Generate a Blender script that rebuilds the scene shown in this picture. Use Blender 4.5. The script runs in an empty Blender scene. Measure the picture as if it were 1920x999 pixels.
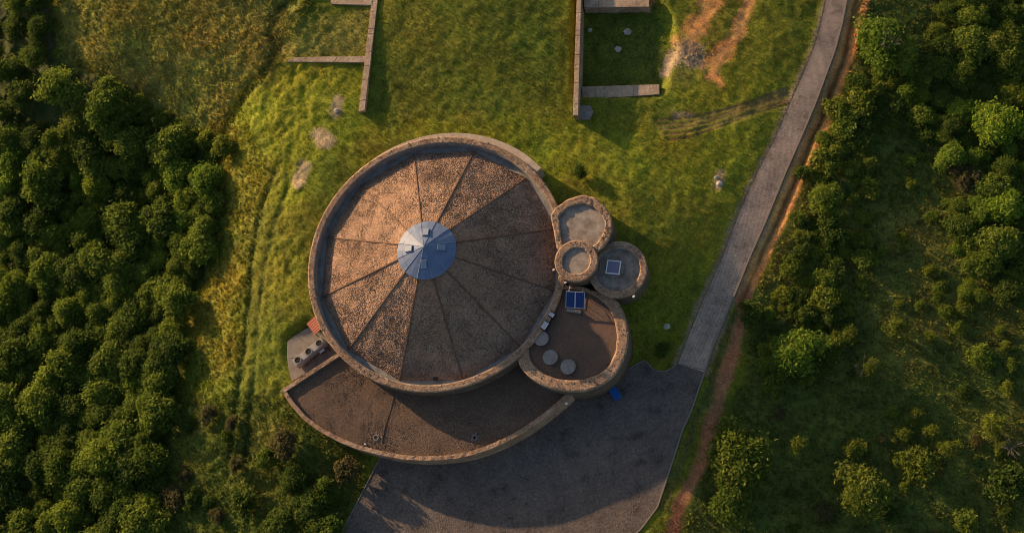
import bpy, math, random
import numpy as np
from mathutils import Matrix, Vector

# ------------------------------------------------------------------ camera, sky, sun, exposure
SC = bpy.context.scene
COL = SC.collection
rng = np.random.default_rng(7)
random.seed(7)

F = 2600.0                      # focal length in photo pixels (1920 wide)
b = np.array([816.6-960, 488.8-499.5])/F
_d = np.array([.643, .766])
s = 0.3
for _ in range(200):
    n = b+s*_d
    a = math.degrees(math.acos((1+b@n)/math.sqrt((1+b@b)*(1+n@n))))
    s += (23.8-a)*.005
n = b+s*_d
down = np.array([n[0], -n[1], -1.0]); down /= np.linalg.norm(down)      # world down in camera axes
zc = -down
yc = np.array([0, 1.0, 0]) - zc*zc[1]; yc /= np.linalg.norm(yc)
xc = np.cross(yc, zc)
RW = np.array([xc, yc, zc])     # rows: world axes in camera coords -> camera-to-world rotation
PARA = 4.4                      # height of the main parapet
ray = RW@np.array([b[0], -b[1], -1.0])
CAM = np.array([0, 0, PARA]) - ray*156.0

cd = bpy.data.cameras.new('camera'); cam = bpy.data.objects.new('camera', cd); COL.objects.link(cam)
cd.sensor_width = 36; cd.lens = 36*F/1920; cd.clip_end = 6000; cd.clip_start = 1
M = Matrix([[*RW[0], CAM[0]], [*RW[1], CAM[1]], [*RW[2], CAM[2]], [0, 0, 0, 1]])
cam.matrix_world = M
SC.camera = cam
SC.cycles.filter_width = 1.0

def P(u, v, z=0.0):
    """ground point at height z seen at photo pixel (u, v)"""
    r = RW@np.array([(u-960)/F, -(v-499.5)/F, -1.0])
    t = (z-CAM[2])/r[2]
    return CAM+r*t

def PIX(X, Y, Z):
    """inverse of P for arrays"""
    dx = X-CAM[0]; dy = Y-CAM[1]; dz = Z-CAM[2]
    c = [RW[0][i]*dx+RW[1][i]*dy+RW[2][i]*dz for i in range(3)]
    return 960+F*c[0]/(-c[2]), 499.5-F*c[1]/(-c[2])

SUN_EL = 12.0
q = P(1000, 620, 0)-P(840, 512, 0)             # direction in which shadows fall
AZ = math.atan2(q[1], q[0])
sun_dir = Vector((-math.cos(AZ)*math.cos(math.radians(SUN_EL)), -math.sin(AZ)*math.cos(math.radians(SUN_EL)), math.sin(math.radians(SUN_EL))))
sl = bpy.data.lights.new('sun', 'SUN'); sl.energy = 5.0; sl.angle = math.radians(.6); sl.color = (1, .67, .36)
so = bpy.data.objects.new('sun', sl); COL.objects.link(so)
so.rotation_euler = sun_dir.to_track_quat('Z', 'Y').to_euler(); so.location = (-80, 60, 60)

W = bpy.data.worlds.new('World'); SC.world = W; W.use_nodes = True
wn = W.node_tree; wn.nodes.clear()
sky = wn.nodes.new('ShaderNodeTexSky'); sky.sky_type = 'NISHITA'; sky.sun_disc = False
sky.sun_elevation = math.radians(SUN_EL); sky.sun_rotation = math.atan2(sun_dir.x, sun_dir.y)
sky.dust_density = 2.0; sky.altitude = 300
bg = wn.nodes.new('ShaderNodeBackground'); bg.inputs[1].default_value = 0.085
wo = wn.nodes.new('ShaderNodeOutputWorld')
wn.links.new(sky.outputs[0], bg.inputs[0]); wn.links.new(bg.outputs[0], wo.inputs[0])
SC.view_settings.view_transform = 'Standard'; SC.view_settings.look = 'None'
SC.view_settings.exposure = 0.98; SC.view_settings.gamma = 1

# ------------------------------------------------------------------ helpers
def mesh_np(name, V, Fc, mat=None, parent=None, col=None, smooth=False, uv=None):
    """V (n,3); Fc list of faces or (m,k) array"""
    me = bpy.data.meshes.new(name)
    V = np.asarray(V, np.float32)
    if isinstance(Fc, np.ndarray):
        m, k = Fc.shape
        me.vertices.add(len(V)); me.vertices.foreach_set('co', V.ravel())
        me.loops.add(m*k); me.loops.foreach_set('vertex_index', Fc.astype(np.int32).ravel())
        me.polygons.add(m); me.polygons.foreach_set('loop_start', (np.arange(m)*k).astype(np.int32))
        try: me.polygons.foreach_set('loop_total', np.full(m, k, np.int32))
        except Exception: pass
        me.update(calc_edges=True); me.validate()
    else:
        me.from_pydata([tuple(map(float, p)) for p in V], [], Fc); me.update()
    if col is not None:
        at = me.color_attributes.new('tint', 'FLOAT_COLOR', 'POINT')
        c4 = np.ones((len(V), 4), np.float32); c4[:, :3] = col
        at.data.foreach_set('color', c4.ravel())
    if uv is not None:
        ul = me.uv_layers.new(name='UVMap')
        li = np.empty(len(me.loops), np.int32); me.loops.foreach_get('vertex_index', li)
        ul.data.foreach_set('uv', np.asarray(uv, np.float32)[li].ravel())
    if smooth: me.polygons.foreach_set('use_smooth', np.ones(len(me.polygons), bool))
    o = bpy.data.objects.new(name, me); COL.objects.link(o)
    if mat: me.materials.append(mat)
    if parent is not None:
        o.parent = parent; o.matrix_parent_inverse = Matrix.Translation(-Vector(parent.location)) if parent.type == 'EMPTY' and parent.parent is None and tuple(parent.rotation_euler) == (0, 0, 0) else parent.matrix_world.inverted()
    return o

def tag(o, label=None, cat=None, group=None, kind=None):
    if label: o['label'] = label
    if cat: o['category'] = cat
    if group: o['group'] = group
    if kind: o['kind'] = kind
    return o

def thing(name, label, cat, loc, group=None):
    o = bpy.data.objects.new(name, None); COL.objects.link(o); o.location = tuple(map(float, loc)); o.empty_display_size = .3
    return tag(o, label, cat, group)

class MB:
    """collects shapes, builds one mesh object"""
    def __init__(s): s.V = []; s.F = []
    def add(s, V, Fc):
        k = len(s.V); s.V += [tuple(map(float, p)) for p in V]; s.F += [tuple(i+k for i in f) for f in Fc]
    def prism(s, poly, z0, z1, bevel=0.0):
        """poly: list of (x,y) counter-clockwise or not; z1 may be list"""
        n = len(poly)
        A = sum(poly[i][0]*poly[(i+1) % n][1]-poly[(i+1) % n][0]*poly[i][1] for i in range(n))
        if A < 0: poly = poly[::-1]; z1 = z1[::-1] if hasattr(z1, '__len__') else z1
        zt = z1 if hasattr(z1, '__len__') else [z1]*n
        V = [(p[0], p[1], z0) for p in poly]+[(p[0], p[1], zt[i]) for i, p in enumerate(poly)]
        Fc = [tuple(range(n))[::-1], tuple(range(n, 2*n))]+[(i, (i+1) % n, n+(i+1) % n, n+i) for i in range(n)]
        s.add(V, Fc)
    def box(s, c, size, rz=0.0, tilt=None):
        R = Matrix.Rotation(rz, 3, 'Z')
        if tilt is not None: R = R@tilt
        V = []
        for dz in (-.5, .5):
            for dx, dy in ((-.5, -.5), (.5, -.5), (.5, .5), (-.5, .5)):
                V.append(Vector(c)+R@Vector((dx*size[0], dy*size[1], dz*size[2])))
        s.add(V, [(3, 2, 1, 0), (4, 5, 6, 7), (0, 1, 5, 4), (1, 2, 6, 5), (2, 3, 7, 6), (3, 0, 4, 7)])
    def tube(s, a, b2, r0, r1=None, n=8, caps=True):
        r1 = r0 if r1 is None else r1
        a = Vector(a); b2 = Vector(b2); d = (b2-a).normalized()
        x = d.orthogonal().normalized(); y = d.cross(x)
        V = [a+(x*math.cos(t)+y*math.sin(t))*r0 for t in [2*math.pi*i/n for i in range(n)]]
        V += [b2+(x*math.cos(t)+y*math.sin(t))*r1 for t in [2*math.pi*i/n for i in range(n)]]
        Fc = [(i, (i+1) % n, n+(i+1) % n, n+i) for i in range(n)]
        if caps: Fc += [tuple(range(n))[::-1], tuple(range(n, 2*n))]
        s.add(V, Fc)
    def ring(s, c, r0, r1, z0, z1, n=64, a0=0, a1=2*math.pi):
        """solid annulus (r0 inner) from z0 to z1"""
        full = abs(a1-a0-2*math.pi) < 1e-6
        k = n if full else n+1
        V = []
        for i in range(k):
            t = a0+(a1-a0)*i/n; cx, sx = math.cos(t), math.sin(t)
            V += [(c[0]+r0*cx, c[1]+r0*sx, z0), (c[0]+r1*cx, c[1]+r1*sx, z0), (c[0]+r1*cx, c[1]+r1*sx, z1), (c[0]+r0*cx, c[1]+r0*sx, z1)]
        Fc = []
        for i in range(n):
            a = 4*i; d = 4*((i+1) % k)
            for j in range(4):
                j2 = (j+1) % 4
                Fc.append((a+j, d+j, d+j2, a+j2)[::-1])
        if not full: Fc += [(0, 1, 2, 3), (4*n+3, 4*n+2, 4*n+1, 4*n)]
        s.add(V, Fc)
    def disc(s, c, r, z0, z1, n=40):
        s.prism([(c[0]+r*math.cos(2*math.pi*i/n), c[1]+r*math.sin(2*math.pi*i/n)) for i in range(n)], z0, z1)
    def build(s, name, mat, parent=None, bevel=0, smooth=False):
        o = mesh_np(name, np.array(s.V), s.F, mat, parent)
        if bevel:
            m = o.modifiers.new('bevel', 'BEVEL'); m.width = bevel; m.segments = 2; m.limit_method = 'ANGLE'
        if smooth: o.data.polygons.foreach_set('use_smooth', np.ones(len(o.data.polygons), bool))
        return o

def px(poly, z): return [tuple(P(u, v, z)[:2]) for u, v in poly]

# value noise
def vnoise(X, Y, scale, seed=0):
    r = np.random.default_rng(seed); T = r.random((256, 256))
    x = X/scale+500; y = Y/scale+500
    xi = np.floor(x).astype(int); yi = np.floor(y).astype(int); fx = x-xi; fy = y-yi
    fx = fx*fx*(3-2*fx); fy = fy*fy*(3-2*fy)
    g = lambda i, j: T[i % 256, j % 256]
    return (g(xi, yi)*(1-fx)+g(xi+1, yi)*fx)*(1-fy)+(g(xi, yi+1)*(1-fx)+g(xi+1, yi+1)*fx)*fy
def fbm(X, Y, scale, seed=0, o=4):
    s_ = 0; a = 1; t = 0
    for k in range(o): s_ = s_+a*vnoise(X, Y, scale/2**k, seed+k*13); t += a; a *= .55
    return s_/t
def sstep(a, b2, x):
    t = np.clip((x-a)/(b2-a), 0, 1); return t*t*(3-2*t)
def in_poly(U, Vv, poly):
    r = np.zeros(U.shape, bool); n = len(poly)
    for i in range(n):
        x0, y0 = poly[i]; x1, y1 = poly[(i+1) % n]
        if y0 == y1: continue
        c = ((y0 > Vv) != (y1 > Vv)) & (U < (x1-x0)*(Vv-y0)/(y1-y0)+x0); r ^= c
    return r
def dist_line(U, Vv, pts):
    d = np.full(U.shape, 1e9)
    for (x0, y0), (x1, y1) in zip(pts[:-1], pts[1:]):
        dx, dy = x1-x0, y1-y0; L = dx*dx+dy*dy+1e-9
        t = np.clip(((U-x0)*dx+(Vv-y0)*dy)/L, 0, 1)
        d = np.minimum(d, np.hypot(U-x0-t*dx, Vv-y0-t*dy))
    return d
def sdist(U, Vv, poly):
    d = dist_line(U, Vv, poly+[poly[0]]); return np.where(in_poly(U, Vv, poly), -d, d)

# ------------------------------------------------------------------ materials
def mat(name, base=(.3, .3, .3), rough=.85, metal=0.0):
    m = bpy.data.materials.new(name); m.use_nodes = True
    bs = m.node_tree.nodes['Principled BSDF']
    bs.inputs['Base Color'].default_value = (*base, 1); bs.inputs['Roughness'].default_value = rough; bs.inputs['Metallic'].default_value = metal
    bs.inputs['Specular IOR Level'].default_value = .3
    return m
class NT:
    def __init__(s, m): s.t = m.node_tree; s.bs = s.t.nodes['Principled BSDF']
    def n(s, typ, **kw):
        x = s.t.nodes.new('ShaderNode'+typ)
        for k, v in kw.items():
            if k.startswith('i_'): x.inputs[k[2:]].default_value = v
            else: setattr(x, k, v)
        return x
    def l(s, a, b2): s.t.links.new(a, b2)
    def coord(s, which='Object'): return s.n('TexCoord').outputs[which]
    def noise(s, scale, detail=4, rough=.6, co=None):
        x = s.n('TexNoise'); x.inputs['Scale'].default_value = scale; x.inputs['Detail'].default_value = detail; x.inputs['Roughness'].default_value = rough
        s.l(co or s.coord(), x.inputs['Vector']); return x
    def vor(s, scale, feature='F1', co=None, rnd=1):
        x = s.n('TexVoronoi'); x.feature = feature; x.inputs['Scale'].default_value = scale; x.inputs['Randomness'].default_value = rnd
        s.l(co or s.coord(), x.inputs['Vector']); return x
    def ramp(s, fac, stops):
        x = s.n('ValToRGB'); e = x.color_ramp.elements
        while len(e) < len(stops): e.new(.5)
        for i, (p, c) in enumerate(stops): e[i].position = p; e[i].color = (*c, 1)
        s.l(fac, x.inputs[0]); return x.outputs[0]
    def mix(s, fac, a, b2, mode='MIX'):
        x = s.n('Mix'); x.data_type = 'RGBA'; x.blend_type = mode
        for sock, val in ((x.inputs[0], fac), (x.inputs[6], a), (x.inputs[7], b2)):
            if isinstance(val, (int, float)): sock.default_value = val
            elif isinstance(val, tuple): sock.default_value = (*val, 1)
            else: s.l(val, sock)
        return x.outputs[2]
    def bump(s, h, strength=.5, dist=.05):
        x = s.n('Bump'); x.inputs['Strength'].default_value = strength; x.inputs['Distance'].default_value = dist
        s.l(h, x.inputs['Height'])
        if s.bs.inputs['Normal'].is_linked: s.l(s.bs.inputs['Normal'].links[0].from_socket, x.inputs['Normal'])
        s.l(x.outputs[0], s.bs.inputs['Normal'])
    def base(s, c): s.l(c, s.bs.inputs['Base Color'])

def stone_mat(name, c0, c1, c2, scale=3.2, joint=(.10, .075, .055)):
    m = mat(name, rough=.9); t = NT(m)
    dn = t.noise(scale*1.6, 3, .6); add = t.n('VectorMath'); add.operation = 'MULTIPLY_ADD'; t.l(dn.outputs['Color'], add.inputs[0]); add.inputs[1].default_value = (.35, .35, .35); t.l(t.coord(), add.inputs[2])
    v = t.vor(scale, co=add.outputs[0]); e = t.vor(scale, 'DISTANCE_TO_EDGE', co=add.outputs[0])
    sep = t.n('SeparateColor'); t.l(v.outputs['Color'], sep.inputs[0])
    c = t.ramp(sep.outputs[0], [(0, tuple(x*.45 for x in c0)), (.08, c0), (.22, tuple((a+b_)/2 for a, b_ in zip(c0, c1))), (.45, c1), (.75, c1), (1, c2)])
    nz = t.noise(11, 6, .75); c = t.mix(.42, c, t.ramp(nz.outputs[0], [(.38, tuple(x*.3 for x in c1)), (.5, c1), (.68, tuple(min(1, x*1.3) for x in c1))]))
    big = t.noise(.5, 4); c = t.mix(.4, c, t.ramp(big.outputs[0], [(.38, tuple(x*.62 for x in c1)), (.5, c1), (.62, c2)]))
    jm = t.ramp(e.outputs['Distance'], [(0, (0, 0, 0)), (.04, (1, 1, 1))])
    joint = tuple((a+b_)/2 for a, b_ in zip(joint, c1))
    t.base(t.mix(jm, joint, c)); t.bump(e.outputs['Distance'], .6, .07); t.bump(nz.outputs[0], .7, .05)
    return m
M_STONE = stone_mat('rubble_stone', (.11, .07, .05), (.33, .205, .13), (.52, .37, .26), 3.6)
M_WALLST = stone_mat('shade_darkened_wall_stone', (.05, .036, .028), (.12, .085, .062), (.18, .13, .10), 3.0)  # rubble stone darkened: shade on the outer walls is put into its colour
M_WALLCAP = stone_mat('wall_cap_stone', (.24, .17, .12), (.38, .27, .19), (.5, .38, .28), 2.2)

def gravel_mat(name, dark, mid, light, scale, big=.25, bumpd=.06):
    m = mat(name, rough=.95); t = NT(m)
    v = t.vor(scale); sep = t.n('SeparateColor'); t.l(v.outputs['Color'], sep.inputs[0])
    c = t.ramp(sep.outputs[0], [(0, dark), (.3, dark), (.45, mid), (.8, mid), (1, light)])
    f = t.noise(scale*.55, 4, .7); c = t.mix(.45, c, t.ramp(f.outputs[0], [(.35, dark), (.65, light)]))
    g = t.noise(big, 5, .6); c = t.mix(.38, c, t.ramp(g.outputs[0], [(.38, tuple(x*.62 for x in mid)), (.62, tuple(min(1, x*1.15) for x in mid))]))
    t.base(c); t.bump(v.outputs['Distance'], .9, bumpd); t.bump(f.outputs[0], .6, .05)
    return m
M_GRAVEL = gravel_mat('roof_gravel', (.14, .09, .066), (.33, .205, .138), (.48, .33, .235), 6.2, .22, .10)
t = NT(M_GRAVEL); at = t.n('Attribute'); at.attribute_name = 'tint'; t.base(t.mix(1.0, t.bs.inputs['Base Color'].links[0].from_socket, at.outputs['Color'], 'MULTIPLY'))
M_GRAVEL_FINE = gravel_mat('annex_roof_gravel', (.05, .034, .026), (.135, .085, .058), (.20, .135, .095), 9.0, .35, .03)
M_TERRACE = gravel_mat('terrace_gravel', (.08, .05, .036), (.14, .084, .06), (.17, .11, .08), 9.0, .4, .02)

m = M_PLASTER = mat('grey_plaster', (.27, .27, .29), .8); t = NT(m)
nz = t.noise(1.1, 6, .65); t.base(t.ramp(nz.outputs[0], [(.3, (.13, .115, .105)), (.55, (.22, .205, .195)), (.75, (.30, .275, .25))])); t.bump(nz.outputs[0], .2, .02)
m = M_LEDGE = mat('pale_concrete', (.45, .37, .3), .85); t = NT(m)
nz = t.noise(1.6, 6, .7); t.base(t.ramp(nz.outputs[0], [(.3, (.32, .24, .18)), (.7, (.5, .4, .31))])); t.bump(nz.outputs[0], .3, .03)
m = M_SLAB = mat('pad_concrete', (.3, .26, .23), .85); t = NT(m)
nz = t.noise(1.3, 6, .7); t.base(t.ramp(nz.outputs[0], [(.3, (.17, .14, .12)), (.7, (.27, .235, .205))])); t.bump(nz.outputs[0], .3, .02)
m = M_MEMBRANE = mat('tower_roof_membrane', (.25, .23, .24), .7); t = NT(m)
nz = t.noise(.9, 8, .7); n2 = t.noise(3, 4)
c = t.ramp(nz.outputs[0], [(.36, (.12, .09, .07)), (.5, (.25, .20, .165)), (.66, (.37, .31, .26))])
t.base(t.mix(.25, c, t.ramp(n2.outputs[0], [(.4, (.17, .13, .10)), (.6, (.30, .26, .22))]))); t.bump(nz.outputs[0], .25, .03)
m = M_CAP = mat('zinc_cap', (.15, .19, .29), .5, 0.0); t = NT(m)
nz = t.noise(1.4, 5, .6); t.base(t.ramp(nz.outputs[0], [(.35, (.10, .145, .255)), (.65, (.14, .185, .30))]))
M_CAPL = mat('cap_lid', (.21, .25, .33), .5)
M_DARK = mat('dark_seam', (.045, .028, .02), .8)
M_SEAM = mat('brown_seam_strip', (.13, .07, .045), .8)
M_WHITE = mat('white_paint', (.62, .62, .64), .5)
M_FRAME = mat('aluminium_frame', (.55, .56, .6), .4, .5)
M_BLUE = mat('solar_blue', (.012, .035, .16), .2); M_BLUE.node_tree.nodes['Principled BSDF'].inputs['Specular IOR Level'].default_value = .5
M_BLACK = mat('black_metal', (.02, .02, .022), .55)
M_HATCH = mat('hatch_glazing', (.17, .16, .24), .25)
M_RED = mat('terracotta_sheet', (.34, .10, .06), .7)
M_STEEL = mat('condenser_steel', (.27, .24, .22), .6, .0)
M_STEEL2 = mat('condenser_top', (.33, .30, .28), .6)
M_DISC = gravel_mat('disc_concrete', (.16, .14, .13), (.24, .21, .195), (.30, .27, .25), 6.0, .8, .01)
M_BOXBLUE = mat('blue_plastic', (.012, .09, .32), .4)
M_TEAL = mat('teal_plastic', (.01, .22, .27), .45)
M_ROCK = stone_mat('boulder_rock', (.28, .25, .21), (.40, .36, .31), (.5, .46, .4), 1.3, (.3, .27, .22))
M_BARK = mat('bark', (.16, .13, .10), .9); t = NT(M_BARK)
nz = t.noise(7, 5, .7); t.base(t.ramp(nz.outputs[0], [(.3, (.07, .055, .04)), (.7, (.24, .20, .16))])); t.bump(nz.outputs[0], .6, .03)

# ground: colour painted per vertex (soil and plant kinds), grain from nodes
M_GROUND = mat('grass_and_soil', rough=.95); t = NT(M_GROUND)
at = t.n('Attribute'); at.attribute_name = 'tint'
n1 = t.noise(4.5, 6, .75); n2 = t.noise(.45, 4, .6)
c = t.mix(1.0, at.outputs['Color'], t.ramp(n1.outputs[0], [(.30, (.45, .45, .45)), (.5, (.95, .95, .95)), (.70, (1.5, 1.5, 1.4))]), 'MULTIPLY')
c = t.mix(1.0, c, t.ramp(n2.outputs[0], [(.35, (.8, .86, .8)), (.65, (1.18, 1.12, 1.1))]), 'MULTIPLY')
t.base(c); t.bump(n1.outputs[0], .8, .12)

M_GRASS = mat('grass_blades', rough=.8); t = NT(M_GRASS)
at = t.n('Attribute'); at.attribute_name = 'tint'
t.base(at.outputs['Color'])
tr = t.n('BsdfTranslucent'); t.l(at.outputs['Color'], tr.inputs[0]); mx = t.n('MixShader'); mx.inputs[0].default_value = .35
t.l(t.bs.outputs[0], mx.inputs[1]); t.l(tr.outputs[0], mx.inputs[2]); t.l(mx.outputs[0], t.t.nodes['Material Output'].inputs[0])

def leaf_mat(name, a, b2, c3):
    m = mat(name, rough=.8); t = NT(m); t.bs.inputs['Specular IOR Level'].default_value = .12
    at = t.n('Attribute'); at.attribute_name = 'tint'
    sep = t.n('SeparateColor'); t.l(at.outputs['Color'], sep.inputs[0])
    c = t.ramp(sep.outputs[0], [(0, a), (.55, b2), (1, c3)])
    oi = t.n('ObjectInfo')
    k = t.ramp(oi.outputs['Random'], [(0, (.78, .84, .8)), (.5, (1, 1, 1)), (1, (1.15, 1.15, .95))])
    c = t.mix(1.0, c, k, 'MULTIPLY'); t.base(c)
    tr = t.n('BsdfTranslucent'); t.l(c, tr.inputs[0]); mx = t.n('MixShader'); mx.inputs[0].default_value = .45
    t.l(t.bs.outputs[0], mx.inputs[1]); t.l(tr.outputs[0], mx.inputs[2]); t.l(mx.outputs[0], t.t.nodes['Material Output'].inputs[0])
    return m
L_GREEN = leaf_mat('leaf_green', (.072, .112, .014), (.150, .200, .027), (.25, .295, .05))
L_DARK = leaf_mat('leaf_dark', (.040, .070, .012), (.085, .125, .020), (.14, .18, .035))
L_BRIGHT = leaf_mat('leaf_bright', (.080, .14, .015), (.17, .25, .028), (.28, .34, .05))
L_YELLOW = leaf_mat('leaf_yellow', (.065, .092, .012), (.15, .185, .024), (.30, .32, .055))
L_BROWN = leaf_mat('leaf_brown', (.06, .058, .02), (.11, .098, .04), (.17, .15, .07))

# paving
M_PAVE = mat('paving_setts', rough=.85); t = NT(M_PAVE)
uvc = t.n('UVMap').outputs[0]
br = t.n('TexBrick'); t.l(uvc, br.inputs['Vector']); br.inputs['Scale'].default_value = 1; br.inputs['Brick Width'].default_value = .24; br.inputs['Row Height'].default_value = .12
br.inputs['Mortar Size'].default_value = .012; br.inputs['Color1'].default_value = (.43, .33, .265, 1); br.inputs['Color2'].default_value = (.33, .25, .20, 1); br.inputs['Mortar'].default_value = (.12, .09, .075, 1)
n1 = t.noise(5, 5, .75); n2 = t.noise(.25, 5, .6)
c = t.mix(1.0, br.outputs[0], t.ramp(n1.outputs[0], [(.3, (.72, .72, .72)), (.7, (1.3, 1.27, 1.24))]), 'MULTIPLY')
c = t.mix(1.0, c, t.ramp(n2.outputs[0], [(.35, (.82, .82, .84)), (.65, (1.2, 1.16, 1.12))]), 'MULTIPLY')
t.base(c); t.bump(br.outputs['Fac'], -.5, .02); t.bump(n1.outputs[0], .4, .02)
M_KERB = mat('kerb_stone', (.20, .165, .145), .85)
M_YARD = gravel_mat('yard_setts', (.065, .05, .044), (.13, .102, .088), (.21, .168, .145), 6.0, .12, .03)
# ------------------------------------------------------------------ ground plan in photo pixels
ROAD_L = [(1556, -60), (1550, 0), (1537, 58), (1524, 100), (1505, 144), (1480, 199), (1455, 257), (1425, 315), (1388, 395), (1356, 480), (1317, 568), (1278, 662), (1270, 681)]
ROAD_R = [(1594, -60), (1588.5, 0), (1579, 48), (1566, 95), (1550, 138), (1531, 189), (1508, 243), (1473, 322), (1435, 415), (1405, 482), (1372, 563), (1338, 646), (1321, 697)]
ROADP = ROAD_L+ROAD_R[::-1]
YARD = [(1270, 681), (1258, 692), (1244, 697), (1230, 695), (1220, 688), (1214, 680), (1208, 674), (1154, 708), (1120, 690), (1000, 640), (800, 700), (700, 800), (716, 852), (690, 902), (668, 945), (643, 992), (600, 1070), (1110, 1070), (1202, 991), (1233, 949), (1262, 862), (1280, 805), (1296, 771), (1321, 697)]
BAY = [(1091, 6), (1225, 6), (1250, 40), (1262, 100), (1245, 150), (1238, 172), (1088, 178)]

ctrl = [(960,900,0),(1300,720,0),(1100,990,0),(1100,800,0),(1350,560,0),(1300,660,0),(1450,350,.25),(1520,170,.6),(1590,0,1),(1250,620,.7),(1290,560,.2),(1310,480,.5),(1230,480,2.4),(1220,540,2.2),(1210,620,1.8),(1200,400,2.2),(1150,300,1.3),(1300,250,.8),(1400,80,1),(1250,30,1.6),
 (1100,230,1.7),(900,210,2.0),(850,100,2.5),(880,0,2.7),(880,-120,3),(720,180,2.1),(700,20,2.6),(640,160,2.1),(560,160,2.3),(480,230,2.0),(600,60,2.3),(400,80,2.3),(200,60,1.8),(230,150,.8),(450,330,1.5),(560,420,1.8),(550,560,1.6),(540,680,1.3),(470,600,.9),
 (430,500,.4),(430,700,-.2),(500,850,.2),(640,900,0),(600,1000,0),(300,900,-2.5),(100,950,-4.5),(380,600,-3.8),(370,400,-3.4),(400,520,-2.6),(425,400,-1.2),(410,600,-1.5),(300,260,-3.6),(400,280,-1.8),(200,500,-5),(60,330,-5),(50,120,-2),(100,0,0),(50,-100,0),(100,700,-6),(300,700,-4),
 (1700,100,-.5),(1900,100,-1),(1700,400,-1.5),(1900,500,-1.5),(1500,650,-.7),(1450,560,-.3),(1500,900,-1.4),(1800,900,-2.5),(1330,900,-.2),(1620,0,.6),(1600,200,-.3),(820,490,1),(1100,620,1.5),(1100,450,2),(1180,640,1.8),(1190,580,2.2),(2100,500,-2),(-150,500,-7)]
CP = np.array([P(u, v, z) for u, v, z in ctrl])
CC = 7.0
def _phi(X, Y): return np.sqrt((X[..., None]-CP[:, 0])**2+(Y[..., None]-CP[:, 1])**2+CC**2)
A_ = _phi(CP[:, 0], CP[:, 1])
WT = np.linalg.solve(A_.T@A_+np.eye(len(CP))*8.0, A_.T@(CP[:, 2]-0))
def H0(X, Y):
    X = np.asarray(X, float); Y = np.asarray(Y, float)
    r = np.hypot(X, Y); k = np.where(r > 75, 75/np.maximum(r, 1e-6), 1.0)
    sh = X.shape; x = (X*k).ravel(); y = (Y*k).ravel(); out = np.empty(x.size)
    for i in range(0, x.size, 40000): out[i:i+40000] = _phi(x[i:i+40000], y[i:i+40000])@WT
    return out.reshape(sh)

ROAD_W = px(ROADP, .2); YARD_W = px(YARD, 0.0); BAY_W = px(BAY, .6)
LINES = {}
PAD_PX = [(539, 640), (552, 629), (577, 614), (600, 620), (640, 655), (625, 668), (547, 715), (541, 690), (538, 666)]
PAD_W = px(PAD_PX, 1.35)
def L(name, pts, z): LINES[name] = px(pts, z); return LINES[name]
DITCH = L('ditch', [(1612, -60), (1608, 0), (1597, 60), (1585, 110), (1563, 165), (1543, 222), (1520, 262), (1500, 315), (1468, 395), (1440, 450), (1415, 505), (1392, 560)], 0.3)
SCARP = L('scarp', [(570, -40), (548, 5), (522, 28), (508, 60), (520, 100), (500, 130), (450, 180), (405, 235), (380, 280)], 2.0)
TRK1 = L('trk1', [(520, 330), (488, 400), (470, 480), (462, 560), (455, 640), (440, 740), (420, 850)], .8)
TRK2 = L('trk2', [(548, 350), (520, 420), (497, 500), (485, 580), (478, 660), (465, 760), (450, 860)], .9)

RUTS = [px([(1228+k_*6, 226+off), (1290, 222+off), (1350, 208+off*.8), (1410, 190+off*.65), (1480, 164+off*.75)], .9) for k_, off in enumerate((0, 9, 17, 27, 36))]
def H(X, Y, rough=True):
    X = np.asarray(X, float); Y = np.asarray(Y, float)
    z = H0(X, Y)
    far = np.hypot(X, Y) > 130
    sy = sdist(X, Y, YARD_W); sr = sdist(X, Y, ROAD_W)
    z = z*(sstep(0, 5, sy))+0.0*(1-sstep(0, 5, sy))
    # sunken bay between the cross walls
    sb = sdist(X, Y, BAY_W); k = 1-sstep(-.2, 1.2, sb); z = z*(1-k)+.6*k
    sp = sdist(X, Y, PAD_W); k = 1-sstep(-.1, 1.3, sp); z = z*(1-k)+1.15*k
    # ditch and tracks
    z = z-.38*np.exp(-(dist_line(X, Y, DITCH)/.35)**2)
    z = z-.32*np.exp(-(dist_line(X, Y, SCARP)/1.0)**2)
    for tl in (TRK1, TRK2): z = z-.16*np.exp(-(dist_line(X, Y, tl)/.4)**2)
    if rough:
        for rl in RUTS: z = z-.09*np.exp(-(dist_line(X, Y, rl)/.17)**2)
        k = sstep(.0, 1.2, np.minimum(np.minimum(sy, sr), sp))
        wild = sstep(1.0, 6, -X-14)  # rougher to the west
        nz = (fbm(X, Y, .8, 3, 3)-.5)*(.20+.25*wild)+(fbm(X, Y, 7, 9, 3)-.5)*(.40+.3*wild)
        z = z+nz*k
        d = np.minimum(sy, sr); z = np.where(d < -.12, z-.16, z)
    return z
def G(u, v):
    """point of the ground seen at photo pixel (u, v)"""
    p = P(u, v, 0)
    for _ in range(5): p = P(u, v, float(H(p[0], p[1], False)))
    return p
# ------------------------------------------------------------------ terrain sheet with painted plant and soil kinds
def axis(a, b2, step):
    core = np.arange(a, b2+step, step); out = []; d = step; x = a
    while a-x < 1500: d *= 1.35; x -= d; out.append(x)
    left = out[::-1]; out = []; d = step; x = core[-1]
    while x-b2 < 1500: d *= 1.35; x += d; out.append(x)
    return np.concatenate([left, core, out])
c0 = [P(-20, -30, 0), P(1940, -30, 0), P(-20, 1020, 0), P(1940, 1020, 0), P(-20, -30, 3), P(-20, 1020, -7), P(1940, 1020, -3)]
x0, x1 = min(p[0] for p in c0)-2, max(p[0] for p in c0)+2; y0, y1 = min(p[1] for p in c0)-2, max(p[1] for p in c0)+2
print('extent', x0, x1, y0, y1)
xs = axis(x0, x1, .2); ys = axis(y0, y1, .2)
X, Y = np.meshgrid(xs, ys); Z = H(X, Y)
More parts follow.
